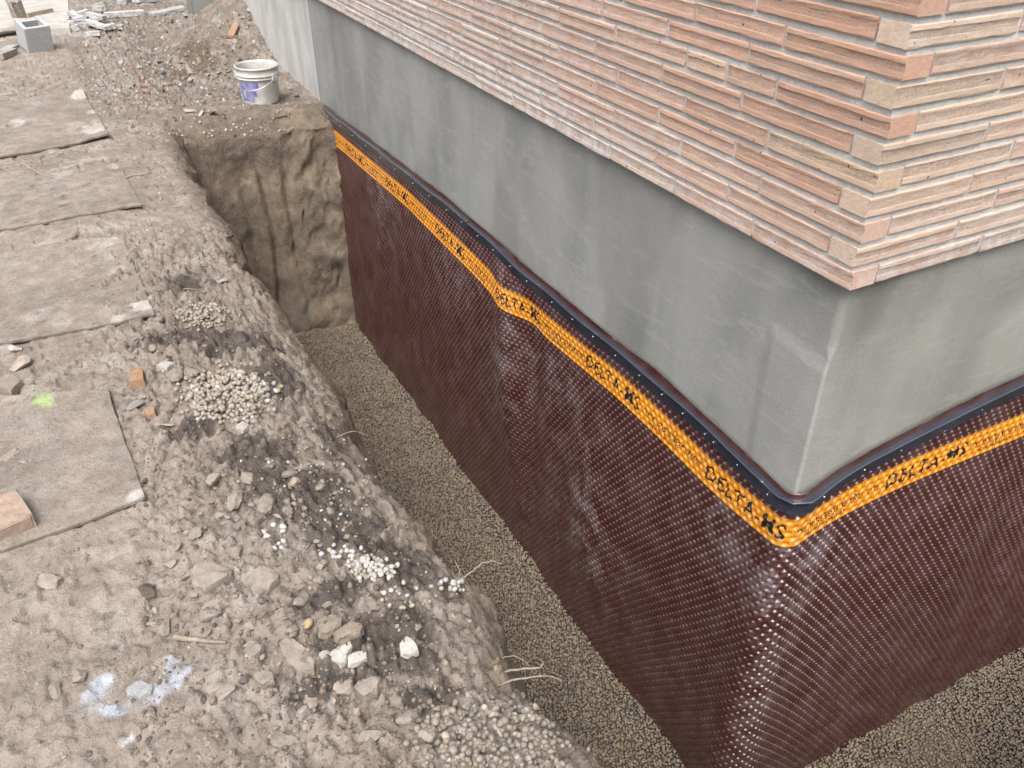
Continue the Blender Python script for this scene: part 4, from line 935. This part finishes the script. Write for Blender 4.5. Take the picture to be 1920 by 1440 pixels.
o = link('concrete_pavement', bm_mesh('concrete_pavement', bm), M_SLAB); tag(o, 'pale concrete paving slab at the far end of the path', kind='structure')
def board(p0, p1, wd, th, label, col, name='board', cat='board', lift=0., group=None):
    a, _ = hit(*p0); b, _ = hit(*p1); d = b-a; L = d.length
    bm = bmesh.new(); bm_box(bm, (0, 0, 0), (L, wd, th)); bmesh.ops.bevel(bm, geom=bm.edges[:], offset=min(.004, th*.2), segments=1)
    bmesh.ops.subdivide_edges(bm, edges=[e for e in bm.edges if e.calc_length() > L*.6], cuts=4)
    for v in bm.verts: v.co += Vector((random.uniform(-.006, .006) if abs(v.co.x) > L*.45 else 0, random.uniform(-.003, .003), random.uniform(-.002, .002)))
    o = link(name, bm_mesh(name, bm), M_WOODP); o.location = (a+b)/2+Vector((0, 0, th/2+lift)); o.rotation_euler = d.to_track_quat('X', 'Z').to_euler(); o.color = col+(1,); return tag(o, label, cat, group)
WH = (.66, .67, .67)
board((48, 34), (96, 24), .09, .05, 'tan wooden board lying on the concrete slab edge', (.52, .38, .22))
board((198, 33), (270, 28), .10, .05, 'long white painted board with a split end near the stick pile', WH)
board((283, 30), (345, 17), .14, .03, 'weathered grey board lying beyond the white painted board', (.44, .44, .43))
board((255, 4), (290, 2), .12, .06, 'short thick white painted timber block in the far debris', WH)
board((229, 8), (246, 0), .10, .06, 'blue-grey stub of pipe in the far debris', (.50, .54, .57))
board((178, 17), (198, 12), .06, .05, 'short grey timber offcut lying crosswise on another', (.46, .47, .46))
board((178, 20), (196, 21), .05, .05, 'short white timber offcut with a dark cut end', (.60, .62, .62), lift=.0)
board((0, 112), (27, 101), .08, .05, 'weathered dark timber end lying in front of the concrete chunk', (.30, .26, .23))
board((5, 100), (28, 90), .09, .03, 'grey split plank resting behind the dark timber end', (.42, .40, .38))
STK = [((127, 47), (168, 52), .0), ((135, 33), (160, 47), .03), ((160, 46), (205, 60), .02), ((150, 40), (170, 34), .05), ((172, 48), (203, 45), .04), ((135, 60), (150, 55), .0), ((163, 68), (190, 66), .0), ((195, 56), (217, 53), .0), ((214, 55), (232, 54), .0), ((140, 52), (165, 48), .06), ((168, 42), (200, 50), .07), ((118, 46), (128, 42), .0), ((185, 58), (208, 60), .03)]
for p0, p1, lf in STK: board(p0, p1, random.uniform(.04, .075), random.uniform(.025, .05), 'white painted wood scrap in the small pile on the dug strip', tuple(v*random.uniform(.85, 1.05) for v in WH), 'wood_scrap', 'wood scrap', lf, 'white wood scraps in the pile')
# pale concrete chunk with a rotten post behind the block
o = stone(8, 62, .30, (.55, .53, .47), 'large pale concrete chunk behind the half block', rock_mesh('concrete_chunk', 801, ICO3, .12, .5, True), (1.2, .8, .75), .2, 'concrete_chunk', 'concrete chunk', .30); o.data.materials.append(M_CLOD)
h, _ = hit(43, 45)
bm = bmesh.new(); bm_box(bm, (0, 0, .11), (.10, .14, .26)); bmesh.ops.bevel(bm, geom=bm.edges[:], offset=.008, segments=1); bmesh.ops.subdivide_edges(bm, edges=bm.edges[:], cuts=2, use_grid_fill=True)
for v in bm.verts: v.co += Vector((random.uniform(-.01, .01), random.uniform(-.01, .01), random.uniform(-.015, .015) if v.co.z > .2 else 0))
o = link('timber_post', bm_mesh('timber_post', bm), M_WOODP); o.location = h; o.rotation_euler = (.1, -.12, .3); o.color = (.26, .19, .13, 1); tag(o, 'rotten brown stub of timber post leaning on the concrete chunk', 'post')
# dry leaves on the end of the trench
bm = bmesh.new(); ln = 9; V = []
for i in range(ln):
    t = i/(ln-1); w_ = .018*math.sin(math.pi*t)**.7; V.append([bm.verts.new((t*.075-.037, -w_, .008*math.sin(t*5))), bm.verts.new((t*.075-.037, 0, .003*math.sin(t*4))), bm.verts.new((t*.075-.037, w_, .010*math.sin(t*4+1)))])
for i in range(ln-1):
    for k in (0, 1): bm.faces.new((V[i][k], V[i+1][k], V[i+1][k+1], V[i][k+1]))
bmesh.ops.remove_doubles(bm, verts=bm.verts[:], dist=.0004); bmesh.ops.solidify(bm, geom=bm.faces[:], thickness=.0008); LEAF = bm_mesh('leaf', bm, True); LEAF.materials.append(M_WOODP)
for px, py, s, c in [(358, 210, 1.5, (.42, .35, .29)), (378, 214, 1.2, (.48, .44, .38)), (400, 215, 1.5, (.42, .26, .17)), (417, 530, 1.0, (.35, .28, .2)), (310, 800, .9, (.4, .33, .25))]:
    h, nr = hit(px, py); o = bpy.data.objects.new('dry_leaf', LEAF); COL.objects.link(o); o.location = h+Vector((0, 0, .010)); o.scale = (s,)*3; o.rotation_euler = (random.uniform(-.4, .4), random.uniform(-.4, .4), random.uniform(0, 6)); o.color = c+(1,)
    tag(o, 'curled dry brown leaf on the soil beside the trench', 'leaf', 'curled dry leaves')
print('objects', len(bpy.data.objects))
